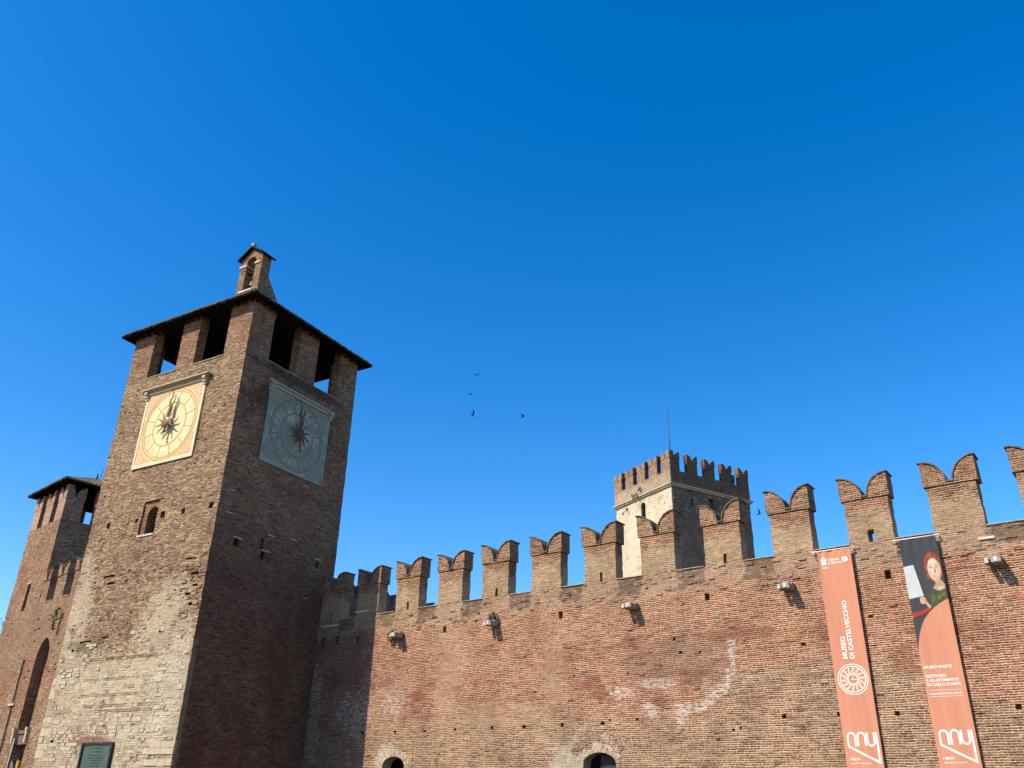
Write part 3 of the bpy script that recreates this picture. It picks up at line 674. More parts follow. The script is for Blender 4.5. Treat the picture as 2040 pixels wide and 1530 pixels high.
# roof
def hip_roof(parent, x0, x1, y0, y1, ze, pitch, th=.09, tile=.21, r=.1, seed=1):
    """hipped roof over the rectangle (eaves included): soffit + slab, then rows of half-round tiles"""
    rn = random.Random(seed); cx, cy_ = (x0+x1)/2, (y0+y1)/2; hx, hy = (x1-x0)/2, (y1-y0)/2; h = min(hx, hy); tp = math.tan(pitch)
    rid = [(cx-max(0, hx-h), cy_-max(0, hy-h)), (cx+max(0, hx-h), cy_+max(0, hy-h))]
    b = MB()
    lo = [(x0, y0, ze), (x1, y0, ze), (x1, y1, ze), (x0, y1, ze)]; hi = [(x, y, z+th) for x, y, z in lo]
    def cap(z, f):
        A = (rid[0][0], rid[0][1], z+h*tp); B = (rid[1][0], rid[1][1], z+h*tp); c = [(x, y, z) for x, y, _ in lo]
        if hx >= hy: fs = [[c[0], c[1], B, A], [c[1], c[2], B], [c[2], c[3], A, B], [c[3], c[0], A]]
        else: fs = [[c[0], c[1], A], [c[1], c[2], B, A], [c[2], c[3], B], [c[3], c[0], A, B]]
        for q in fs: b.face(q if f else q[::-1])
    cap(ze, False); cap(ze+th, True)
    for i in range(4): j = (i+1) % 4; b.face([lo[i], lo[j], hi[j], hi[i]])
    # rafter tails under the eaves
    for sx in lin(x0+.25, x1-.25, .55):
        for ya, yb in ((y0+.06, y0+.8), (y1-.8, y1-.06)): b.box(sx-.04, sx+.04, ya, yb, ze-.03, ze+.06)
    for sy_ in lin(y0+.25, y1-.25, .55):
        for xa, xb in ((x0+.06, x0+.8), (x1-.8, x1-.06)): b.box(xa, xb, sy_-.04, sy_+.04, ze-.025, ze+.06)
    ro = b.build('roof', M_DARKWOOD, parent)
    t = MB()
    def row(p, d, n_, L):
        p = Vector(p); d = Vector(d); n_ = Vector(n_)
        a = p - d*rn.uniform(.03, .09) + Vector((0, 0, rn.uniform(-.012, .012))); e = p + d*L; k = 6; rr_ = r*rn.uniform(.9, 1.1)
        slope = Vector((d.x, d.y, tp))
        A, B = [], []
        for i in range(k+1):
            q = math.pi*i/k; off = n_*(-math.cos(q)*rr_) + Vector((0, 0, math.sin(q)*rr_*1.25))
            A.append(Vector((a.x, a.y, ze+th+(a-p).dot(d)*tp)) + off); B.append(Vector((e.x, e.y, ze+th+L*tp)) + off)
        t.strip(A, B, 0, True, d.cross(n_).z > 0); t.face(A if d.cross(n_).z > 0 else A[::-1])
    for s_, (ax, d) in enumerate((((1, 0), (0, 1)), ((0, 1), (-1, 0)), ((1, 0), (0, -1)), ((0, 1), (1, 0)))):
        Ls = (x1-x0) if ax[0] else (y1-y0); n_ = int(Ls/tile)
        for i in range(n_):
            q = (i+.5)*Ls/n_; L = min(q, Ls-q, h)
            if L < .1: continue
            px = x0+q if ax[0] else (x1 if s_ == 1 else x0); py = y0+q if ax[1] else (y0 if s_ == 0 else y1)
            row((px, py, 0), (d[0], d[1], 0), (ax[0], ax[1], 0), L)
    # hip tiles
    for (cx_, cy2), rd in zip([(x0, y0), (x1, y0), (x1, y1), (x0, y1)], ([rid[0], rid[1], rid[1], rid[0]] if hx >= hy else [rid[0], rid[0], rid[1], rid[1]])):
        t.tube([(cx_, cy2, ze+th+.02), (rd[0], rd[1], ze+th+h*tp+.05)], .11, 6)
    t.build('roof_tiles', M_TILE, ro)
    return ro
hip_roof(tower, -10.62, .66, -.66, 9.65, Z(25.24), R(17))
# belfry gable on the near corner
def belfry():
    zb, ze_, zr = Z(24.9), Z(28.42), Z(29.0); w, d = 1.74, .66
    b = MB(); c = -.87
    arch_panel(b, -w, 0, Z(26.15), ze_, c, .37, Z(28.0), .5, d, 0., 0, 12)
    b.box(-w, 0, 0, d, zb, Z(26.15))
    b.box(-w, 0, d, d+.001, Z(26.15), Z(26.16))
    b2 = MB(); arch_panel(b2, -w, 0, Z(26.15), ze_, c, .37, Z(28.0), .5, .0, d, 0, 12)
    for f in b2.f: b.face([b2.v[i] for i in f][::-1])
    b.face([(0, 0, Z(26.15)), (0, d, Z(26.15)), (0, d, ze_), (0, 0, ze_)]); b.face([(-w, d, Z(26.15)), (-w, 0, Z(26.15)), (-w, 0, ze_), (-w, d, ze_)])
    b.prism([(-w, ze_), (0, ze_), (c, zr)], 0, d)
    # sloping buttress behind
    b.prism([(d, zb), (1.75, zb), (1.75, Z(25.85)), (d, Z(27.2))], -w+.02, -.02, 0, 'x')
    o = b.build('belfry', M_PIER, tower, .012)
    r = MB(); dz = .05
    for sg in (-1, 1):
        x1_, z1_ = c + sg*1.0, ze_-.08
        q = [(c, zr+.04), (x1_, z1_), (x1_, z1_+dz), (c, zr+.04+dz)]
        r.prism(q if sg < 0 else q[::-1], -.2, d+.2)
        for y in lin(-.15, d+.15, .17): r.tube([(c, y, zr+.04+dz), (x1_+sg*.03, y, z1_+dz)], .06, 5)
    r.tube([(c, -.2, zr+.12), (c, d+.2, zr+.12)], .06, 6)
    r.build('gable_roof', M_DARKWOOD, o)
    f = MB(); f.gbox(c-.12, c+.12, -.18, .06, zr+.1, zr+.32, .09, .03); f.build('finial', M_GREYSTONE, o)
    for xa, xb in ((-w-.03, c-.31), (c+.31, -.12)):
        s_ = MB(); s_.box(xa, xb, -.05, d-.02, Z(27.86), Z(28.0)); s_.build('impost', M_CREAMSTONE, o, .006)
    s_ = MB(); s_.box(-1.5, -.42, -.08, d, Z(26.06), Z(26.17)); s_.build('sill', M_STONE, o, .006)
    k = MB(); prof = [(.02, .42), (.1, .40), (.14, .30), (.16, .12), (.2, .03), (.25, 0), (.22, 0)]
    n = 14
    for (ra, za), (rb, zb_) in zip(prof, prof[1:]):
        for i in range(n):
            t0, t1 = 2*math.pi*i/n, 2*math.pi*(i+1)/n
            k.face([(c+ra*math.cos(t0), .3+ra*math.sin(t0), Z(26.5)+za), (c+rb*math.cos(t0), .3+rb*math.sin(t0), Z(26.5)+zb_), (c+rb*math.cos(t1), .3+rb*math.sin(t1), Z(26.5)+zb_), (c+ra*math.cos(t1), .3+ra*math.sin(t1), Z(26.5)+za)], 0, None, True)
    k.tube([(c, .3, Z(26.9)), (c, .3, Z(27.5))], .03, 6); k.tube([(c, .3, Z(26.42)), (c, .3, Z(26.6))], .03, 6)
    k.build('bell', M_BRONZE, o)
    k = MB(); k.box(c-.5, c+.5, .22, .38, Z(27.42), Z(27.56)); k.build('bell_beam', M_DARKWOOD, o)
belfry()

# ------------------------------------------------------------------ clocks
def text_mesh(s, bold=0., shear=0.):
    cu = bpy.data.curves.new('t', 'FONT'); cu.body = s; cu.size = 1; cu.offset = bold; cu.shear = shear; cu.resolution_u = 3; cu.align_x = 'LEFT'
    o = bpy.data.objects.new('t', cu); COL.objects.link(o); bpy.context.view_layer.update()
    me = bpy.data.meshes.new_from_object(o.evaluated_get(bpy.context.evaluated_depsgraph_get()))
    bpy.data.objects.remove(o); bpy.data.curves.remove(cu); return me
def add_text(b, s, T, bold=0., mi=0, box=None):
    """append lettering to mesh builder; T maps (a,b) in the text's own 0..1 box to a point"""
    me = text_mesh(s, bold); xs = [v.co.x for v in me.vertices]; ys = [v.co.y for v in me.vertices]
    x0, x1, y0, y1 = min(xs), max(xs), min(ys), max(ys)
    if box: y0, y1 = box
    pts = [T((v.co.x-x0)/(x1-x0), (v.co.y-y0)/(y1-y0)) for v in me.vertices]
    for p in me.polygons: b.face([pts[i] for i in p.vertices], mi)
    bpy.data.meshes.remove(me)

def face_mat(name, a, c2, stain=None, amt=.5):
    M, t, b = new_mat(name, .85, .2); ob = t.tex('Object')
    c = t.mix(t.rng(t.noise(ob, 1.2, 5, .65), .35, .65), (*a, 1), (*c2, 1))
    if stain: c = t.mix(t.m('MULTIPLY', t.rng(t.noise(ob, .75, 6, .72, dist=.5), .42, .6), amt), c, (*stain, 1))
    t.l.new(c, b.inputs['Base Color']); return M
def orn_mat(name, a, c2):
    M, t, b = new_mat(name, .85, .2); ob = t.tex('Object')
    w = t.n.new('ShaderNodeTexWave'); t.l.new(ob, w.inputs[0]); w.wave_type = 'RINGS'; w.inputs['Scale'].default_value = 2.6; w.inputs['Distortion'].default_value = 9; w.inputs['Detail'].default_value = 1.5; w.inputs['Detail Scale'].default_value = 1.6
    t.l.new(t.mix(t.rng(w.outputs['Fac'], .30, .48), (*a, 1), (*c2, 1)), b.inputs['Base Color']); return M
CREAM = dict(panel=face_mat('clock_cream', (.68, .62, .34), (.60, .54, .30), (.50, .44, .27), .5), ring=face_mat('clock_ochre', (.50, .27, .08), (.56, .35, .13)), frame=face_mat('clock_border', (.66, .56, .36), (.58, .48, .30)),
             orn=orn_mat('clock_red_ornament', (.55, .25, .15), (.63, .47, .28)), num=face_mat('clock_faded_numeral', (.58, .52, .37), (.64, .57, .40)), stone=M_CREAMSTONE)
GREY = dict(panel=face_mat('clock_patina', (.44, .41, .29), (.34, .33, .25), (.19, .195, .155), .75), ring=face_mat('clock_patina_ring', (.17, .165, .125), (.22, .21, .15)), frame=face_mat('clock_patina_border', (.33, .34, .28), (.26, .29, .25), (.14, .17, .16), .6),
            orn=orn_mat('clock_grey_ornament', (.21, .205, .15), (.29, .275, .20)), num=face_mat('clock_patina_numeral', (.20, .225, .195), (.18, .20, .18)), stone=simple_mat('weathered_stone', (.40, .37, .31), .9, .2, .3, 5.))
def clock(label, A, axis_u, out, hu, z0, z1, mats, m_ang, h_ang, shade):
    """panel half-width hu centred at A (on the wall face); axis_u along the face, out = outward"""
    A, U, O = Vector(A), Vector(axis_u), Vector(out); zc = (z0+z1)/2; hz = (z1-z0)/2
    P = lambda u, z, o: A + U*u + O*o + Vector((0, 0, zc+z))
    def quad(b, pts, o, mi=0): b.face([P(u, z, o) for u, z in pts], mi)
    b = MB()
    c = [(-hu, -hz), (hu, -hz), (hu, hz), (-hu, hz)]
    quad(b, c, .06)
    for i in range(4):
        p, q = c[i], c[(i+1) % 4]; b.face([P(*p, .0), P(*q, .0), P(*q, .06), P(*p, .06)])
    root = b.build('clock_face', mats['panel'], tower); root['label'] = label
    fr = MB(); k = .15
    for (u0, u1, a0, a1) in ((-hu-.02, hu+.02, -hz-.02, -hz+k), (-hu-.02, -hu+k, -hz+k, hz), (hu-k, hu+.02, -hz+k, hz)):
        q = [(u0, a0), (u1, a0), (u1, a1), (u0, a1)]; quad(fr, q, .09)
        for i in range(4): fr.face([P(*q[i], .03), P(*q[(i+1) % 4], .03), P(*q[(i+1) % 4], .09), P(*q[i], .09)])
    fr.build('border', mats['frame'], root)
    r = min(hu, hz)-.12
    rg = MB()
    def annulus(ra, rb, o, n=64):
        for i in range(n):
            t0, t1 = 2*math.pi*i/n, 2*math.pi*(i+1)/n
            quad(rg, [(ra*math.cos(t0), ra*math.sin(t0)), (rb*math.cos(t0), rb*math.sin(t0)), (rb*math.cos(t1), rb*math.sin(t1)), (ra*math.cos(t1), ra*math.sin(t1))], o)
    annulus(r-.11, r, .068); annulus(r-.24, r-.17, .068); annulus(r*.61-.08, r*.61, .068)
    for i in range(12):
        t = 2*math.pi*(i+.5)/12; d = Vector((math.cos(t), math.sin(t))); e = Vector((-d.y, d.x))*.03
        p, q = d*(r*.61), d*(r-.18)
        quad(rg, [p-e, q-e, q+e, p+e], .068)
    rg.build('dial_rings', mats['ring'], root)
    for su in (-1, 1):
        for sz in (-1, 1):
            og = MB(); ro = r+.06; i0 = hu-k-.08; j0 = hz-k-.08; pts = []
            a0 = math.acos(min(1, i0/ro)) if i0 < ro else 0.; a1 = math.asin(min(1, j0/ro)) if j0 < ro else math.pi/2
            a0, a1 = max(a0, R(22)), min(a1, R(68))
            arc = [(ro*math.cos(a0+(a1-a0)*i/8), ro*math.sin(a0+(a1-a0)*i/8)) for i in range(9)]
            cn = (i0, j0)
            for p, q in zip(arc, arc[1:]): 
                f = [(su*p[0], sz*p[1]), (su*cn[0], sz*cn[1]), (su*q[0], sz*q[1])]
                quad(og, f if su*sz > 0 else f[::-1], .07)
            f = [(su*arc[0][0], sz*arc[0][1]), (su*i0, sz*arc[0][1]), (su*cn[0], sz*cn[1])]; quad(og, f if su*sz > 0 else f[::-1], .07)
            f = [(su*arc[-1][0], sz*arc[-1][1]), (su*cn[0], sz*cn[1]), (su*arc[-1][0], sz*j0)]; quad(og, f if su*sz > 0 else f[::-1], .07)
            og.build('corner_ornament', mats['orn'], root)
    for i, s_ in enumerate(('XII', 'I', 'II', 'III', 'IIII', 'V', 'VI', 'VII', 'VIII', 'IX', 'X', 'XI')):
        nm = MB(); t = math.pi/2 - 2*math.pi*i/12; rm = r*.79; w = .17*len(s_)**.7; hh = .36
        d = Vector((math.cos(t), math.sin(t))); e = Vector((d.y, -d.x))
        add_text(nm, s_, lambda a, c_: P(*(d*(rm+(c_-.5)*hh) + e*((a-.5)*w)), .066))
        nm.build('numeral', mats['num'], root)
    cn = MB()
    def obox(b, u0, u1, o0, o1, a0, a1):
        p = [P(u, a, o) for a in (a0, a1) for o in (o0, o1) for u in (u0, u1)]
        for q in ((0, 2, 3, 1), (4, 5, 7, 6), (0, 1, 5, 4), (2, 6, 7, 3), (0, 4, 6, 2), (1, 3, 7, 5)): b.face([p[i] for i in q][::-1] if U.cross(Vector((0, 0, 1))).dot(O) > 0 else [p[i] for i in q])
    pj = .2 if shade else .36; obox(cn, -hu-pj*.9, hu+pj*.9, 0, pj, hz+.14, hz+.21); obox(cn, -hu-.2, hu+.2, 0, .24, hz+.07, hz+.137); obox(cn, -hu+.02, hu-.02, 0, .15, hz-.12, hz+.067)
    cn.build('cornice', mats['stone'], root, .008)
    for sg in (-1, 1):
        bk = MB()
        for a0, a1, o1 in ((hz-.1, hz+.068, .3), (hz-.27, hz-.1, .22), (hz-.42, hz-.27, .15)): obox(bk, sg*(hu-.02)-.11, sg*(hu-.02)+.11, 0, o1, a0, a1)
        bk.build('corbel', mats['stone'], root, .004)
    # the sun: disc, wavy rays, two long wavy hands
    o1 = .34
    hd = MB()
    def ray(ang, r0, r1, w0, wav, o, n=14):
        d = Vector((math.cos(ang), math.sin(ang))); e = Vector((-d.y, d.x)); L, Rr = [], []
        for i in range(n+1):
            s_ = i/n; p = d*(r0+(r1-r0)*s_) + e*(math.sin(s_*2*math.pi*(1.0 if r1 < 1.2 else 2.2))*wav*(.4+s_*.6)); w = w0*(1-s_)**.8+.012
            L.append(p+e*w); Rr.append(p-e*w)
        for i in range(n):
            quad(hd, [Rr[i], Rr[i+1], L[i+1], L[i]], o); quad(hd, [Rr[i], Rr[i+1], L[i+1], L[i]][::-1], o-.03)
            hd.face([P(*L[i], o), P(*L[i+1], o), P(*L[i+1], o-.03), P(*L[i], o-.03)]); hd.face([P(*Rr[i+1], o), P(*Rr[i], o), P(*Rr[i], o-.03), P(*Rr[i+1], o-.03)])
    for i in range(9): 
        a = m_ang + 2*math.pi*(i+1)/10; ray(a, .26, .78, .05, .05, o1)
    ray(m_ang, .25, 1.95, .10, .06, o1); ray(h_ang, .25, 1.68, .09, .05, o1-.05)
    a = m_ang+math.pi+.12; d = Vector((math.cos(a), math.sin(a))); e = Vector((-d.y, d.x))
    quad(hd, [d*.3-e*.05, d*.82-e*.04, d*.82+e*.04, d*.3+e*.05], o1-.06)
    quad(hd, [d*.8, d*.88-e*.1, d*1.02, d*.88+e*.1], o1-.06); quad(hd, [d*.8, d*.88-e*.1, d*1.02, d*.88+e*.1][::-1], o1-.07)
    hd.tube([P(0, 0, 0.06), P(0, 0, o1)], .06, 8)
    hd.build('clock_hands', M_RUST if shade else M_GILT, root)
    ds = MB(); n = 24
    for (ra, oa), (rb, ob_) in (((.001, o1+.09), (.2, o1+.075)), ((.2, o1+.075), (.31, o1+.02)), ((.31, o1+.02), (.31, o1-.04))):
        for i in range(n):
            t0, t1 = 2*math.pi*i/n, 2*math.pi*(i+1)/n
            ds.face([P(ra*math.cos(t0), ra*math.sin(t0), oa), P(rb*math.cos(t0), rb*math.sin(t0), ob_), P(rb*math.cos(t1), rb*math.sin(t1), ob_), P(ra*math.cos(t1), ra*math.sin(t1), oa)], 0, None, True)
    ds.build('sun_disc', M_RUST if shade else M_GILT, root)
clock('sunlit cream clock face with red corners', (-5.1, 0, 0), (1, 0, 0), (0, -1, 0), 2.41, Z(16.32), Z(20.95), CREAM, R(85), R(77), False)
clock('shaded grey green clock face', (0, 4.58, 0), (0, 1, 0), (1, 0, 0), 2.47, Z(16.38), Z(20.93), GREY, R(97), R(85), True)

# bronze plaque at the foot of the tower
pq = thing('wall_plaque', 'dark green bronze plaque with rows of raised lettering low on the clock tower', 'plaque', (CX, CY, 0), TH)
b = MB()
for x0, x1, z0, z1 in ((-6.36, -4.1, Z(2.17), Z(2.26)), (-6.36, -4.1, Z(-.7), Z(-.61)), (-6.36, -6.25, Z(-.61), Z(2.17)), (-4.21, -4.1, Z(-.61), Z(2.17))): b.box(x0, x1, -.13, .0, z0, z1)
b.build('frame', simple_mat('black_bronze', (.015, .018, .014), .5, .4, .3, 5.), pq)
b = MB(); b.box(-6.25, -4.21, -.06, -.0, Z(-.61), Z(2.17)); b.build('panel', simple_mat('green_bronze', (.045, .075, .052), .45, .45, .0, 2.5, metal=.2, col2=(.075, .105, .08)), pq)
b = MB(); rr = random.Random(4); z = Z(1.98)
for i, w_ in enumerate((.55, .65, .75, .95, .85, .72, .62, 1.15, 1.1, 1.1, .6, 1.5, 1.5, 1.4, 1.5, 1.3, 1.45, .9, 1.2, 1.35)):
    x = -5.2-w_/2
    while x < -5.2+w_/2:
        l = rr.uniform(.03, .055); b.box(x, x+l*.7, -.068, -.06, z, z+.045*rr.uniform(.7, 1), 0, '+y'); x += l if rr.random() > .17 else l+.05
    z -= .115 + (.04 if i in (0, 1, 6, 10) else 0)
b.build('inscription', M_IRON, pq)

# ------------------------------------------------------------------ banners
YB = D - .2
def cloth_mat(name, col, top=None):
    M, t, b = new_mat(name, .8, .1); ob = t.tex('Object'); x = t.xyz(ob)
    n = t.noise(t.v('MULTIPLY', ob, (5., 1., .25)), 1.0, 4, .6)
    c = t.mix(t.rng(n, .3, .7), (*col, 1), (*[k*.88 for k in col], 1)); t.l.new(c, b.inputs['Base Color'])
    w = t.noise(t.v('MULTIPLY', ob, (.6, 1., 7.)), 2., 3, .6)
    bp = t.n.new('ShaderNodeBump'); bp.inputs['Strength'].default_value = .5; bp.inputs['Distance'].default_value = .012
    t.l.new(t.m('ADD', n, t.m('MULTIPLY', w, .5)), bp.inputs['Height']); t.l.new(bp.outputs[0], b.inputs['Normal'])
    return M
M_ORANGE = cloth_mat('salmon_cloth', (.53, .23, .14)); M_SLATE = cloth_mat('slate_print', (.052, .056, .062))
BZ0, BZ1 = Z(-.6), Z(8.72)
def fold(x, z, x0):
    k = max(0., (z-BZ1+1.6)/1.6)
    return .02*math.sin((x-x0)*19+.9*math.sin(z*1.7))*k*k + .018*math.sin((x-x0)*5.2+z*.55) + .05*math.sin(max(0, BZ1-z)*.34)
def on(x, z, x0, off): return (x, YB + fold(x, z, x0) - off, z)
def panel(b, poly, x0, off, mi=0):
    """polygon printed on the cloth, cut into small pieces so that it follows the folds"""
    cl = [p for i, p in enumerate(poly) if i == 0 or (Vector(p)-Vector(poly[i-1])).length > 1e-4]
    bmn = bmesh.new(); f = bmn.faces.new([bmn.verts.new((x, 0, z)) for x, z in cl])
    for ax, lo, hi, st in ((0, min(p[0] for p in poly), max(p[0] for p in poly), .06), (2, min(p[1] for p in poly), max(p[1] for p in poly), .3)):
        k = math.floor(lo/st)*st+st
        while k < hi:
            no = [0, 0, 0]; no[ax] = 1; co = [0, 0, 0]; co[ax] = k
            bmesh.ops.bisect_plane(bmn, geom=bmn.verts[:]+bmn.edges[:]+bmn.faces[:], plane_co=co, plane_no=no); k += st
    bmesh.ops.triangulate(bmn, faces=bmn.faces[:])
    for f in bmn.faces:
        pts = [on(v.co.x, v.co.z, x0, off) for v in f.verts]
        n = (Vector(pts[1])-Vector(pts[0])).cross(Vector(pts[2])-Vector(pts[0])); b.face(pts if n.y < 0 else pts[::-1], mi, None, False)
    bmn.free()
def letters(b, s, x0, x1, z0, z1, xb, bold=.01, vertical=False, box=None, off=.008):
    if vertical: add_text(b, s, lambda a, c: on(x1-(1-(1-c))*(x1-x0) if False else x1-c*(x1-x0), z0+a*(z1-z0), xb, off), bold, 0, box)
    else: add_text(b, s, lambda a, c: on(x0+a*(x1-x0), z0+c*(z1-z0), xb, off), bold, 0, box)
def line(b, pts, w, xb, off=.008, close=False):
    pts = [Vector(p) for p in pts]
    if close: pts.append(pts[0])
    fine_ = [pts[0]]
    for a, c in zip(pts, pts[1:]):
        k_ = max(1, math.ceil((c-a).length/.09)); fine_ += [a+(c-a)*i/k_ for i in range(1, k_+1)]
    pts = fine_[:-1] if close else fine_
    n = len(pts); L, Rr = [], []
    for i in range(n):
        a = pts[i-1] if (i > 0 or close) else None; c = pts[(i+1) % n] if (i < n-1 or close) else None; p = pts[i]
        d1 = (p-a).normalized() if a is not None else None; d2 = (c-p).normalized() if c is not None else None
        if d1 is None: d1 = d2
        if d2 is None: d2 = d1
        nn = Vector((-(d1+d2).y, (d1+d2).x)); nn = nn.normalized() if nn.length > 1e-4 else Vector((-d1.y, d1.x))
        k = w/2/max(.35, nn.dot(Vector((-d1.y, d1.x)))); L.append(p+nn*k); Rr.append(p-nn*k)
    for i in range(n if close else n-1):
        j = (i+1) % n; b.face([on(*Rr[i], xb, off), on(*Rr[j], xb, off), on(*L[j], xb, off), on(*L[i], xb, off)])
def circ(cx, cz, rx, rz=None, n=40, a0=0., a1=360.):
    rz = rz or rx; return [(cx+rx*math.cos(R(a0+(a1-a0)*i/n)), cz+rz*math.sin(R(a0+(a1-a0)*i/n))) for i in range(n if a1-a0 >= 360 else n+1)]
def banner(label, x0, x1, group='museum banners on the wall'):
    o = thing('banner', label, 'banner', (0, 0, 0), 0, group)
    b = MB(); xs, zs = lin(x0, x1, .05), lin(BZ0, BZ1, .12); ids = {}
    for i, x in enumerate(xs):
        for j, z in enumerate(zs): ids[i, j] = len(b.v); b.v.append(Vector(on(x, z, x0, 0)))
    for i in range(len(xs)-1):
        for j in range(len(zs)-1): b.idx([ids[i, j], ids[i+1, j], ids[i+1, j+1], ids[i, j+1]], 0, None, True)
    c = b.build('cloth', M_ORANGE, o)
    b = MB(); b.tube([(x0-.22, YB, BZ1+.02), (x1+.1, YB, BZ1+.02)], .02, 8)
    for x in (x0-.15, x1+.07): b.tube([(x, YB, BZ1+.03), (x, D+.02, BZ1+.03)], .022, 6); b.box(x-.03, x+.03, D-.05, D, BZ1-.03, BZ1+.07)
    b.build('rod', M_ROD, o)
    return o
def muv(b, x0):
    s = x0 + 10.0                                   # drawn for the first banner, shifted for the second
    w = .058; q = lambda x, z: (x+s, Z(z))
    n1 = [q(-9.84, 2.04)] + [q(-9.715-.125*math.cos(t), 2.34+.12*math.sin(t)) for t in [math.pi*i/12 for i in range(13)]] + [q(-9.59, 2.04)]
    line(b, [q(-8.895, 2.46), q(-8.89, 1.53), q(-9.84, 2.04)] + n1[1:], w, x0)
    line(b, [q(-9.505, 2.04)] + [q(-9.385-.12*math.cos(t), 2.34+.12*math.sin(t)) for t in [math.pi*i/12 for i in range(13)]] + [q(-9.265, 2.04)], w, x0)
    line(b, [q(-9.195, 2.46)] + [q(-9.085-.11*math.cos(t), 2.17-.12*math.sin(t)) for t in [math.pi*i/12 for i in range(13)]] + [q(-8.975, 2.46)], w, x0)
    letters(b, 'I MUV', -9.86+s, -9.51+s, Z(1.6), Z(1.68), x0, .02); letters(b, 'I MUSEI DI VERONA', -9.86+s, -9.18+s, Z(1.49), Z(1.53), x0, .01)
bx0, bx1 = -10.0, -8.79
b1 = banner('salmon banner with white sun emblem and vertical museum name, left of the two banners', bx0, bx1)
b = MB(); letters(b, 'MUSEO', -9.61, -9.45, Z(4.87), Z(5.63), bx0, .022, True); letters(b, 'DI CASTELVECCHIO', -9.38, -9.22, Z(4.86), Z(6.87), bx0, .022, True)
letters(b, 'Comune', -9.66, -9.25, Z(8.335), Z(8.45), bx0, .012); letters(b, 'di Verona', -9.66, -9.17, Z(8.21), Z(8.32), bx0, .012); letters(b, 'Cultura', -9.89, -9.66, Z(8.08), Z(8.16), bx0, .008)
b.build('lettering', M_WHITEPAINT, b1)
b = MB()                                                             # municipal cross shield, round seal
for i in (0, 1):
    for j in (0, 1):
        xa, za = -9.90+i*.105, Z(8.22)+j*.115; panel(b, [(xa, za), (xa+.085, za), (xa+.085, za+.095), (xa, za+.095)], bx0, .008)
panel(b, [(-9.88, Z(8.455)), (-9.74, Z(8.455)), (-9.77, Z(8.5)), (-9.85, Z(8.5))], bx0, .008)
line(b, circ(-9.03, Z(8.33), .065), .075, bx0, close=True)
b.build('city_crest', M_WHITEPAINT, b1)
b = MB(); ex, ez = -9.38, Z(4.18)
for r_ in (.5, .425): line(b, circ(ex, ez, r_, n=56), .028, bx0, close=True)
line(b, circ(ex, ez, .165, n=30), .026, bx0, close=True)
for i in range(14):
    a = 2*math.pi*(i+.25)/14; d = Vector((math.cos(a), math.sin(a))); e = Vector((-d.y, d.x))
    for sg in (-1, 1):
        pts = []
        for k in range(11):
            s_ = k/10; p = Vector((ex, ez)) + d*(.18+.235*s_) + e*(math.sin(s_*5.6)*.02 + sg*.03*(1-s_)); pts.append(tuple(p))
        line(b, pts, .017, bx0)
line(b, [(ex+.06, ez+.15), (ex-.04, ez-.01), (ex+.15, ez-.02)], .02, bx0)
b.build('sun_emblem', M_WHITEPAINT, b1)
b = MB(); muv(b, bx0); b.build('wave_logo', M_WHITEPAINT, b1)
cx0, cx1 = -7.09, -5.87
b2 = banner('banner with a dark painted portrait panel above salmon cloth, right of the two banners', cx0, cx1)
b = MB(); letters(b, "MUSEO D'ARTE", -7.01, -6.17, Z(4.36), Z(4.455), cx0, .02)
for s_, x1, z in (('RESTAURO', -6.4, 4.08), ('E ALLESTIMENTO', -6.06, 3.945), ('DI CARLO SCARPA', -6.0, 3.81)): letters(b, s_, -7.01, x1, Z(z), Z(z+.092), cx0, .02)
letters(b, 'museodicastelvecchio.it', -6.99, -6.02, Z(3.545), Z(3.615), cx0, .012)
line(b, [(-6.98, Z(3.68)), (-6.01, Z(3.68))], .012, cx0); line(b, [(-6.98, Z(3.485)), (-6.0, Z(3.485))], .012, cx0)
b.build('lettering', M_WHITEPAINT, b2)
b = MB(); muv(b, cx0); b.build('wave_logo', M_WHITEPAINT, b2)
arc = [(-5.872, 6.56), (-6.1, 6.47), (-6.33, 6.34), (-6.55, 6.17), (-6.74, 5.95), (-6.88, 5.70), (-6.98, 5.45), (-7.05, 5.2), (-7.088, 5.0)]
panel_parts = MB(); panel(panel_parts, [(cx0+.002, BZ1-.01)] + [(x, Z(z)) for x, z in arc][::-1] + [(cx1-.002, BZ1-.01)], cx0, .004)
pp = panel_parts.build('picture_panel', M_SLATE, b2)
def pic(name, polys, col, off, var=.12):
    b = MB()
    for p in polys: panel(b, [(min(max(x, cx0+.003), cx1-.003), Z(z)) for x, z in p], cx0, off)
    return b.build(name, simple_mat(name+'_print', col, .8, .1, var, 6.), pp)
SKIN = (.56, .38, .27)
pic('painted_hair', [circ(-6.14, 7.68, .31, .54)], (.16, .05, .03), .007, .5)
pic('painted_hair', [circ(-6.17, 7.95, .2, .2), circ(-6.36, 7.6, .05, .36), [(-5.93, 8.0), (-5.88, 7.9), (-5.88, 7.3), (-5.91, 7.3)]], (.26, .085, .05), .0078, .4)
pic('painted_neck', [[(-6.2, 7.25), (-6.0, 7.25), (-5.88, 7.05), (-5.88, 6.86), (-6.12, 6.84), (-6.28, 6.95), (-6.16, 7.08)]], (.40, .26, .18), .0088)
pic('painted_face', [circ(-6.12, 7.56, .215, .40)], (.47, .30, .21), .010)
pic('painted_face', [circ(-6.145, 7.6, .18, .35), [(-6.13, 6.95), (-5.96, 7.0), (-5.9, 6.9), (-6.1, 6.87)]], SKIN, .0112)
pic('painted_face', [circ(-6.15, 7.78, .13, .13), circ(-6.18, 7.52, .07, .1)], (.64, .47, .36), .0122)
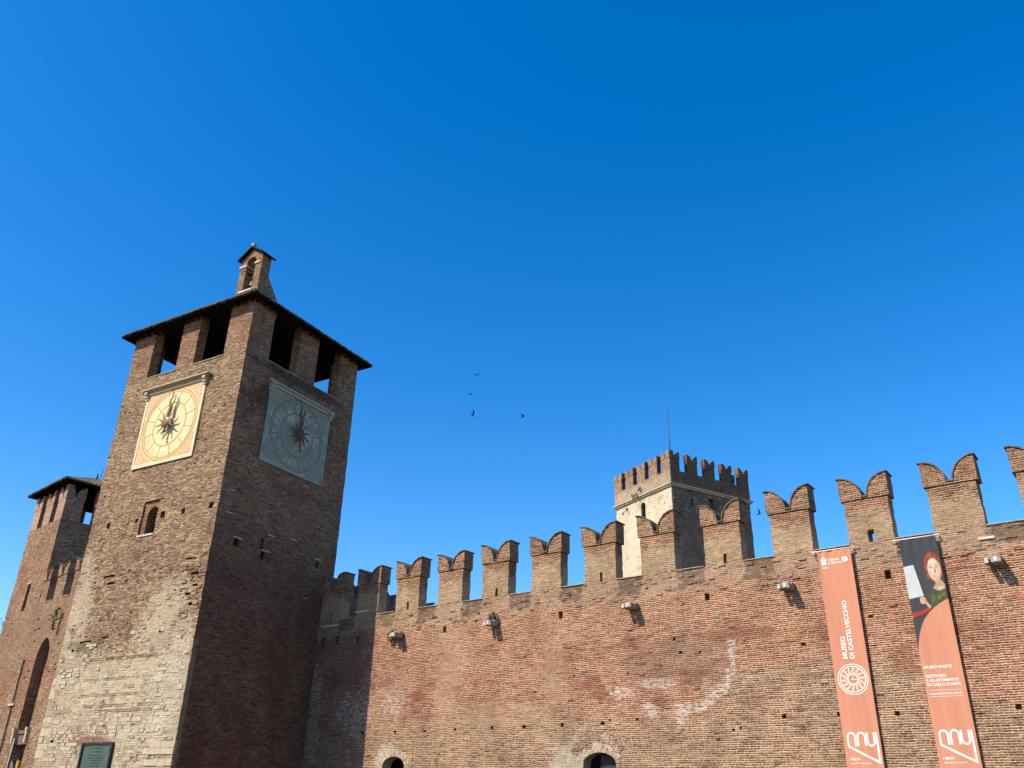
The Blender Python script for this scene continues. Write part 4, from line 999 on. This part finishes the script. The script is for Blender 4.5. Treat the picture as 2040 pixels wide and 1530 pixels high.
pic('painted_features', [circ(-6.215, 7.645, .034, .02, 12), circ(-6.04, 7.645, .034, .02, 12), [(-6.27, 7.71), (-6.16, 7.73), (-6.16, 7.742), (-6.27, 7.725)], [(-6.09, 7.73), (-5.98, 7.71), (-5.98, 7.725), (-6.09, 7.742)], [(-6.13, 7.46), (-6.085, 7.45), (-6.09, 7.6), (-6.105, 7.6)]], (.17, .085, .06), .0135)
pic('painted_features', [[(-6.18, 7.345), (-6.13, 7.355), (-6.06, 7.345), (-6.12, 7.315)]], (.42, .13, .10), .0135)
pic('painted_dress', [[(-6.44, 6.62), (-6.4, 6.8), (-6.28, 6.92), (-6.1, 6.83), (-5.88, 6.9), (-5.88, 6.565), (-6.1, 6.48), (-6.33, 6.345), (-6.45, 6.26)]], (.05, .06, .03), .0095, -.6)
pic('painted_dress', [[(-6.2, 6.62), (-6.1, 6.74), (-5.9, 6.8), (-5.9, 6.7), (-6.05, 6.64), (-6.14, 6.52)], [(-6.38, 6.5), (-6.34, 6.7), (-6.28, 6.74), (-6.3, 6.5)]], (.14, .14, .06), .0105, .4)
pic('painted_sheet', [[(-7.086, 7.77), (-7.086, 6.66), (-6.61, 6.73), (-6.76, 7.81)]], (.50, .51, .51), .0085, .14)
pic('painted_hand', [circ(-6.66, 6.58, .1, .13, 16), [(-6.62, 6.5), (-6.56, 6.56), (-6.44, 6.36), (-6.5, 6.26)]], (.46, .28, .19), .011)
pic('painted_hand', [circ(-6.69+.0*i, 6.66-.055*i, .07, .022, 10) for i in range(4)], SKIN, .0122)
pic('painted_sash', [[(-7.085, 6.03), (-6.9, 6.06), (-6.66, 6.15), (-6.5, 6.22), (-6.56, 6.32), (-6.8, 6.24), (-7.085, 6.18)]], (.40, .05, .04), .012, .45)

# ------------------------------------------------------------------ gate tower and its wall, far left
SC = 1.40; thL = R(-5); lx, ly = math.cos(thL), math.sin(thL)
PX, PY = -43.107*SC, 20.573*SC
gw = thing('castle_wall', 'sunlit brick wall with tall pointed arch between the clock tower and the roofed tower', 'castle wall', (PX, PY, 0), thL)
gz = Z(8.85*SC); A_U0, A_U1 = -2.32*SC, -.78*SC; a_c = (A_U0+A_U1)/2; a_h = (A_U1-A_U0)/2
slot = (-3.75*SC-.2, -3.75*SC+.16, 0, Z(6.05*SC))
hole_box = (A_U0-.35, A_U1+.35, 0, Z(7.15*SC))
gh = [(*hole_box, .02, True), (*slot, .6)]
rr = random.Random(17)
for i in range(34):
    u, z = rr.uniform(-5.2, 2.5), rr.uniform(6, 11.5)
    if hole_box[0]-.2 < u < hole_box[1]+.2 and z < 10.6 or abs(u+5.25) < .5: continue
    s_ = rr.uniform(.15, .5); gh.append((u-s_/2, u+s_/2, Z(z), Z(z+rr.uniform(.06, .14)), .16))
b = MB(); b.grid((0, 0, 0), (1, 0, 0), lin(-5.36, 6, .25), lin(0, gz, .25), (0, -1, 0), gh, 0, .035, 1.7)
b.face([(-5.36, 0, gz), (6, 0, gz), (6, .6, gz), (-5.36, .6, gz)]); b.box(-5.36, 6, .65, 1.6, 0, gz-.5)
arch_panel(b, *hole_box[:2], 0, hole_box[3], a_c, a_h, Z(5.95*SC), 1.02*SC, .62, -.004, 0, 18, True)
b.build('masonry', M_LEFT, gw)
for x in (-4.24-1.55, -4.24-1.55+2.88, -4.24-1.55+5.76, 2.9):
    if x > -6: merlon(gw, max(x, -5.34), 1.55-max(0, -5.34-x), .6, gz, 2.58, M_LEFT, M_CAP, None)
for a0, a1 in ((-4.22, -2.93), (-1.34, -.05)):
    b = MB(); b.gbox(a0, a1, -.05, .63, gz+.004, gz+.05, .3, .01); b.build('coping', M_COPING, gw)
b = MB(); zl = Z(2.12*SC)
b.box(A_U0-.1, A_U1+.1, .12, .6, zl-.05, zl+.75); b.box(A_U0-.1, A_U1+.1, .03, .12, zl+.6, zl+.8)
b.build('lintel', M_BROWNSTONE, gw)
for x in (A_U0-.12, A_U1-.1):
    b = MB(); b.gbox(x, x+.22, -.22, .3, zl+.02, zl+.85, .2, .02); b.gbox(x-.03, x+.25, -.26, .1, zl+.75, zl+.95, .2, .02); b.build('stone_bracket', M_CREAMSTONE, gw)
for x in (slot[0]-.1, slot[1]): 
    b = MB(); b.box(x+.01, x+.07, -.02, .05, Z(.5), slot[3]-.3); b.build('stone_trim', M_PLAIN, gw, .01)
b = MB(); b.box(slot[0]-.35, slot[1]+.3, -.12, .05, Z(3.95*SC)-.09, Z(3.95*SC)+.06); b.build('stone_bracket', M_CREAMSTONE, gw, .01)
w_ = weeds(None, 'wall_weed', [(PX-.75, PY-.2, Z(10.9)), (PX-.6, PY-.2, Z(11.3)), (PX-.7, PY-.2, Z(10.4))], .3, 40, 5); tag(w_, 'green bush hanging on the wall between the clock tower and the arch', 'plant', 'weeds on the brick wall')
# things inside the arch
M_YEL = simple_mat('yellow_glass', (.36, .24, .03), .5, .4, .3, 5.)
fx = lambda u, v, z: (PX + lx*u - ly*v, PY + ly*u + lx*v, Z(z))
ln = thing('wall_lantern', 'yellow box lantern hanging inside the tall arch at lower left', 'lantern', fx(-1.72*SC, .35, 0), thL)
b = MB(); b.box(-.2, .2, -.12, .12, 1.35, 1.98); b.build('glass', M_YEL, ln)
b = MB(); b.box(-.25, .25, -.16, .16, 1.98, 2.05); b.box(-.25, .25, -.16, .16, 1.28, 1.35); b.tube([(0, 0, 2.05), (.02, 0, 2.5), (.12, .1, 2.9)], .02, 6); b.build('frame', M_IRON, ln)
pb = MB(); pb.tube([fx(-2.28*SC, -.05, -.5), fx(-2.24*SC, -.08, 1.0), fx(-2.2*SC, -.08, 3.3)], .05, 8); pb.tube([fx(-2.1*SC, .1, -.2), fx(-2.08*SC, .05, 1.4), fx(-2.0*SC, .05, 2.0), fx(-1.92*SC, .1, 1.5), fx(-1.95*SC, .1, .5)], .06, 8)
tag(pb.build('drain_pipe', simple_mat('pale_pipe', (.34, .34, .34), .5, .4, .2, 4.)), 'pale bent pipe beside the yellow lantern inside the arch', 'pipe')

gt = thing('gate_tower', 'brick tower with low tiled roof over swallowtail merlons at the far left edge', 'tower', (PX - lx*3.88*SC, PY - ly*3.88*SC, 0), thL)
GW = 6.05; gb = Z(13.51*SC)
wh = [(-3.1, -2.5, Z(8.75*SC), Z(10.2*SC), .6)]
rr = random.Random(9)
for i in range(18):
    u, z = rr.uniform(.2, 5.8), rr.uniform(6, 18); s_ = rr.uniform(.15, .3); wh.append((-u-s_/2, -u+s_/2, Z(z), Z(z+.1), .15))
b = MB(); b.grid((0, 0, 0), (1, 0, 0), lin(-GW, 0, .3), lin(0, gb, .3), (0, -1, 0), wh, 0, .035, 1.7)
b.grid((0, 0, 0), (0, 1, 0), lin(0, GW, .3), lin(0, gb, .3), (1, 0, 0), (), 0, .035, 1.7)
b.grid((-GW, 0, 0), (0, 1, 0), lin(0, GW, .5), lin(0, gb, .5), (-1, 0, 0), (), 0, .035, 1.7)
b.grid((0, GW, 0), (1, 0, 0), lin(-GW, 0, .5), lin(0, gb, .5), (0, 1, 0), (), 0, .035, 1.7)
b.face([(-GW, 0, gb), (0, 0, gb), (0, GW, gb), (-GW, GW, gb)], 1)
b.build('masonry', [M_LEFT, M_DARK], gt)
b = MB(); b.box(-3.15, -2.42, -.05, .03, Z(10.2*SC)+.01, Z(10.2*SC)+.1); b.build('lintel', M_CREAMSTONE, gt)
# loggia merlons under the roof: front row local x, the side rows as children turned round the tower
def ring_merlons(par, Wd, z0, H, w, T, n, mat, lod):
    pit = (Wd-w)/(n-1)
    for k in range(n): merlon(par, -Wd+pit*k, w, T, z0, H, mat, M_CAP, None, .04, H*.6, lod=lod, sub=False)
    for rot, off in ((90, (0, 0)), (-90, (-Wd, Wd)), (180, (-Wd, Wd))):
        for k in range(n):
            if rot == 180: x = pit*k; 
            o = None
            if rot == 90: o = merlon(par, pit*k, w, T, z0, H, mat, M_CAP, None, .04, H*.6, lod=lod, sub=False); mt = Matrix.Rotation(R(90), 4, 'Z')
            elif rot == -90: o = merlon(par, -Wd+pit*k, w, T, z0, H, mat, M_CAP, None, .04, H*.6, lod=lod, sub=False); mt = Matrix.Translation((-Wd, 0, 0)) @ Matrix.Rotation(R(-90), 4, 'Z') @ Matrix.Translation((0, 0, 0))
            else: o = merlon(par, pit*k, w, T, z0, H, mat, M_CAP, None, .04, H*.6, lod=lod, sub=False); mt = Matrix.Translation((0, Wd, 0)) @ Matrix.Rotation(R(180), 4, 'Z')
            o.data.transform(mt)
ring_merlons(gt, GW, gb+.004, 2.75, 1.4, .4, 3, M_LOGGIA, 1)
hip_roof(gt, -GW-.62, .62, -.62, GW+.62, Z(15.55*SC), R(24), .10, .25, .12, 3)
b = MB(); b.tube([(-3.0, 3.0, Z(15.55*SC)+1.4), (-3.0, 3.0, Z(15.55*SC)+2.3)], .16, 6, r1=.05); b.tube([(-2.4, 3, Z(15.55*SC)+1.5), (-2.1, 3, Z(15.55*SC)+2.6)], .02, 5); b.build('finial', M_IRON, gt)

# ------------------------------------------------------------------ keep behind the wall
KS = 1.30; thB = R(-23); KX, KY = -34.706*KS, 69.853*KS
kp = thing('keep_tower', 'tall pale plastered keep with small brick merlons rising behind the castle wall', 'tower', (KX, KY, 0), thB)
KW, KD = 8.7*KS, 9.95*KS; kc = Z(27.42*KS); kp0 = Z(29.08*KS)
fhk = [(-4.66*KS, -3.97*KS, Z(25.3*KS), Z(26.98*KS), .03, True), (-1.95*KS, -1.88*KS, Z(26.1*KS), Z(26.75*KS), .3), (-6.7*KS, -6.6*KS, Z(26.2*KS), Z(26.75*KS), .3), (-1.1*KS, -.95*KS, Z(25.95*KS), Z(26.12*KS), .3),
       (-7.75*KS, -7.5*KS, Z(26.55*KS), Z(26.8*KS), .25), (-8.2*KS, -8.1*KS, Z(26.7*KS), Z(26.8*KS), .2), (-2.7*KS, -2.6*KS, Z(25.95*KS), Z(26.05*KS), .2), (-7.1*KS, -6.75*KS, Z(26.75*KS), Z(27.1*KS), .2), (-7.9*KS, -7.8*KS, Z(21.5*KS), Z(21.65*KS), .2), (-7.2*KS, -7.05*KS, Z(21.9*KS), Z(22.05*KS), .2)]
shk = [(4.55*KS, 5.2*KS, Z(25.9*KS), Z(26.98*KS), .5), (2.3*KS, 2.6*KS, Z(25.9*KS), Z(26.5*KS), .3), (8.55*KS, 9.1*KS, Z(25.9*KS), Z(26.95*KS), .5)]
b = MB(); b.grid((0, 0, 0), (1, 0, 0), lin(-KW, 0, .4), lin(0, kc, .4), (0, -1, 0), fhk, 0, .05, 1.2)
b.grid((0, 0, 0), (0, 1, 0), lin(0, KD, .4), lin(0, kc, .4), (1, 0, 0), shk, 0, .05, 1.2)
b.grid((-KW, 0, 0), (0, 1, 0), lin(0, KD, .8), lin(0, kc, .8), (-1, 0, 0), (), 0, .05, 1.2)
b.grid((0, KD, 0), (1, 0, 0), lin(-KW, 0, .8), lin(0, kc, .8), (0, 1, 0), (), 0, .05, 1.2)
arch_panel(b, -4.66*KS, -3.97*KS, Z(25.3*KS), Z(26.98*KS), -4.315*KS, .33*KS, Z(26.6*KS), .34*KS, .5, -.004)
b.box(-4.7*KS, -3.9*KS, .5, .52, Z(25.2*KS), Z(27*KS), 1)
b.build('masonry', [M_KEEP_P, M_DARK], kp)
b = MB()
for e, z0, z1 in ((.22, kc, kc+.2), (.38, kc+.2, kc+.36)): b.gbox(-KW-e, e, -e, KD+e, z0, z1, .6, .02)
b.build('cornice', M_CREAMSTONE, kp)
b = MB(); e = .1; t_ = .7
b.gbox(-KW-e, e, -e, t_, kc+.36, kp0, .4, .03); b.gbox(-t_, e, t_, KD+e, kc+.36, kp0, .4, .03); b.gbox(-KW-e, -KW+t_, t_, KD+e, kc+.36, kp0, .4, .03); b.gbox(-KW+t_, -t_, KD-t_, KD+e, kc+.36, kp0, .4, .03)
b.face([(-KW, 0, kc+.5), (0, 0, kc+.5), (0, KD, kc+.5), (-KW, KD, kc+.5)])
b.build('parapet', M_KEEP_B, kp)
mw, mh = 1.58, 1.93*KS
def kmer(x, Wd, rot):
    o = merlon(kp, x, mw, .62, kp0, mh, M_KEEP_B, M_CAP, None, .06, mh*.62, lod=1, sub=False)
    return o
for k in range(5):
    kmer(-KW-.1+(KW+.2-mw)*k/4, KW, 0).data.transform(Matrix.Translation((0, -.1, 0)))
    kmer(-.1+(KD+.2-mw)*k/4, KD, 90).data.transform(Matrix.Translation((.1, 0, 0)) @ Matrix.Rotation(R(90), 4, 'Z'))
for k in range(1, 5):
    kmer(-.1+(KD+.2-mw)*k/4, KD, 90).data.transform(Matrix.Translation((-KW+.52, 0, 0)) @ Matrix.Rotation(R(90), 4, 'Z'))
for k in range(1, 4):
    kmer(-KW-.1+(KW+.2-mw)*k/4, KW, 0).data.transform(Matrix.Translation((0, KD-.52, 0)))
fp = MB(); fx2 = lambda u, v, z: (KX + math.cos(thB)*u - math.sin(thB)*v, KY + math.sin(thB)*u + math.cos(thB)*v, z)
fp.tube([fx2(-.35, .5, Z(29*KS)), fx2(-.35, .5, Z(35.9*KS))], .075, 6, r1=.05)
tag(fp.build('flagpole', M_POLE), 'thin bare flagpole standing on the corner of the pale keep', 'flagpole')
ap = MB(); ap.tube([fx2(-.3, 9.2*KS, Z(31*KS)), fx2(-.3, 9.2*KS, Z(31.55*KS))], .03, 5)
tag(ap.build('antenna', M_POLE), 'short thin rod on the farthest right merlon of the keep', 'antenna')
for i, (sp_, lb) in enumerate((([(-6.9, -.45, Z(27.8*KS)), (-6.2, -.4, Z(27.75*KS))], 'weeds on the keep cornice at its sunlit left end'), ([(-4.5*KS, -.3, Z(28.3*KS))], 'weeds in the keep parapet above its arched window'), ([(.4, 8.9*KS, Z(27.75*KS)), (.4, 8.2*KS, Z(27.75*KS))], 'weeds on the keep cornice at its shaded right end'))):
    w_ = weeds(None, 'wall_weed', [fx2(*p) for p in sp_], .34, 34, 20+i); tag(w_, lb, 'plant', 'weeds on the keep')

# ------------------------------------------------------------------ birds
def bird(loc, rz, ry, span, wing, label):
    b = MB(); n = 8; prof = [(-.52, .012, 0), (-.4, .05, 0), (-.2, .11, 0), (.05, .13, 0), (.25, .1, .01), (.36, .065, .03), (.45, .06, .03), (.52, .03, .02), (.58, .008, .015)]
    rings = []
    for x, r, dz in prof:
        i0 = len(b.v); rings.append(list(range(i0, i0+n)))
        for k in range(n): t = 2*math.pi*k/n; b.v.append(Vector((x, math.cos(t)*r, math.sin(t)*r*.9+dz)))
    for A, B in zip(rings, rings[1:]):
        for k in range(n): b.idx([A[k], B[k], B[(k+1) % n], A[(k+1) % n]], 0, None, True)
    for sg in (-1, 1):
        L = [(.2, .08), (.27, .5), (.12, .9), (-.18, 1.35)]; T = [(-.14, .08), (-.1, .5), (-.1, .9), (-.22, 1.36)]
        hz = lambda y: wing*(y if y < .6 else .6+(y-.6)*.3)
        for i in range(3):
            q = [(L[i][0], sg*L[i][1], hz(L[i][1])), (L[i+1][0], sg*L[i+1][1], hz(L[i+1][1])), (T[i+1][0], sg*T[i+1][1], hz(T[i+1][1])), (T[i][0], sg*T[i][1], hz(T[i][1]))]
            k = [(x, y, z+.03*(1-i/3)) for x, y, z in q]; b.face(q); b.face(k[::-1]); b.face([q[0], q[1], k[1], k[0]]); b.face([q[2], q[3], k[3], k[2]])
    b.face([(-.3, -.09, .01), (-.3, .09, .01), (-.85, .14, .0), (-.85, -.14, .0)]); b.face([(-.3, -.09, -.02), (-.85, -.14, -.022), (-.85, .14, -.022), (-.3, .09, -.02)])
    for v in b.v: v *= span*1.35
    o = b.build('bird', M_BIRD); o.location = loc; o.rotation_euler = (R(ry), R(-14), R(rz))
    tag(o, label, 'bird', 'birds flying in the sky')
bird((-34.65, 40.85, Z(27.02)), -35, 24, .14, .45, 'small dark bird, highest of the four near the middle of the sky')
bird((-35.37, 41.03, Z(25.8)), -75, -26, .15, .5, 'small dark bird just below the highest one, second from top')
bird((-35.54, 41.65, Z(24.54)), 60, -40, .2, .6, 'small dark bird, lowest of the left three in the sky')
bird((-32.83, 43.85, Z(24.47)), 20, 12, .22, .55, 'small dark bird flying alone right of the other three')
bird((-20.28, 53.58, Z(17.83)), 30, -30, .2, .8, 'small dark bird flying between the keep and the next merlon')

# ------------------------------------------------------------------ bare tree at the left edge
tr = thing('tree', 'thin pale twiggy tree behind the tower at the left edge', 'tree', (-101.0, 42.6, 0))
b = MB(); lf = MB(); rn = random.Random(12)
def branch(p, d, L, r, k):
    q = p + d*L; mid = (p+q)/2 + Vector((rn.uniform(-1, 1), rn.uniform(-1, 1), rn.uniform(-.5, .5)))*L*.06
    b.tube([p, mid, q], r, 5 if k > 2 else 3, 0, False, r*.62)
    if k == 0:
        for i in range(5):
            c = q + Vector((rn.gauss(0, .35), rn.gauss(0, .35), rn.gauss(0, .35))); e = Vector((rn.uniform(-1, 1), rn.uniform(-1, 1), rn.uniform(-1, 1))).normalized()*.13; f = e.orthogonal().normalized()*.07
            lf.face([c-e, c+f, c+e, c-f])
        return
    for i in range(3 if k > 3 else 3):
        nd = (d + Vector((rn.uniform(-1, 1), rn.uniform(-1, 1), rn.uniform(-.25, .7)))*.62).normalized(); branch(q, nd, L*rn.uniform(.62, .85), r*.6, k-1)
branch(Vector((0, 0, 0)), Vector((.02, 0, 1)), 6.3, .3, 5)
b.build('trunk', M_BARK, tr); lf.build('crown', M_LEAF, tr)
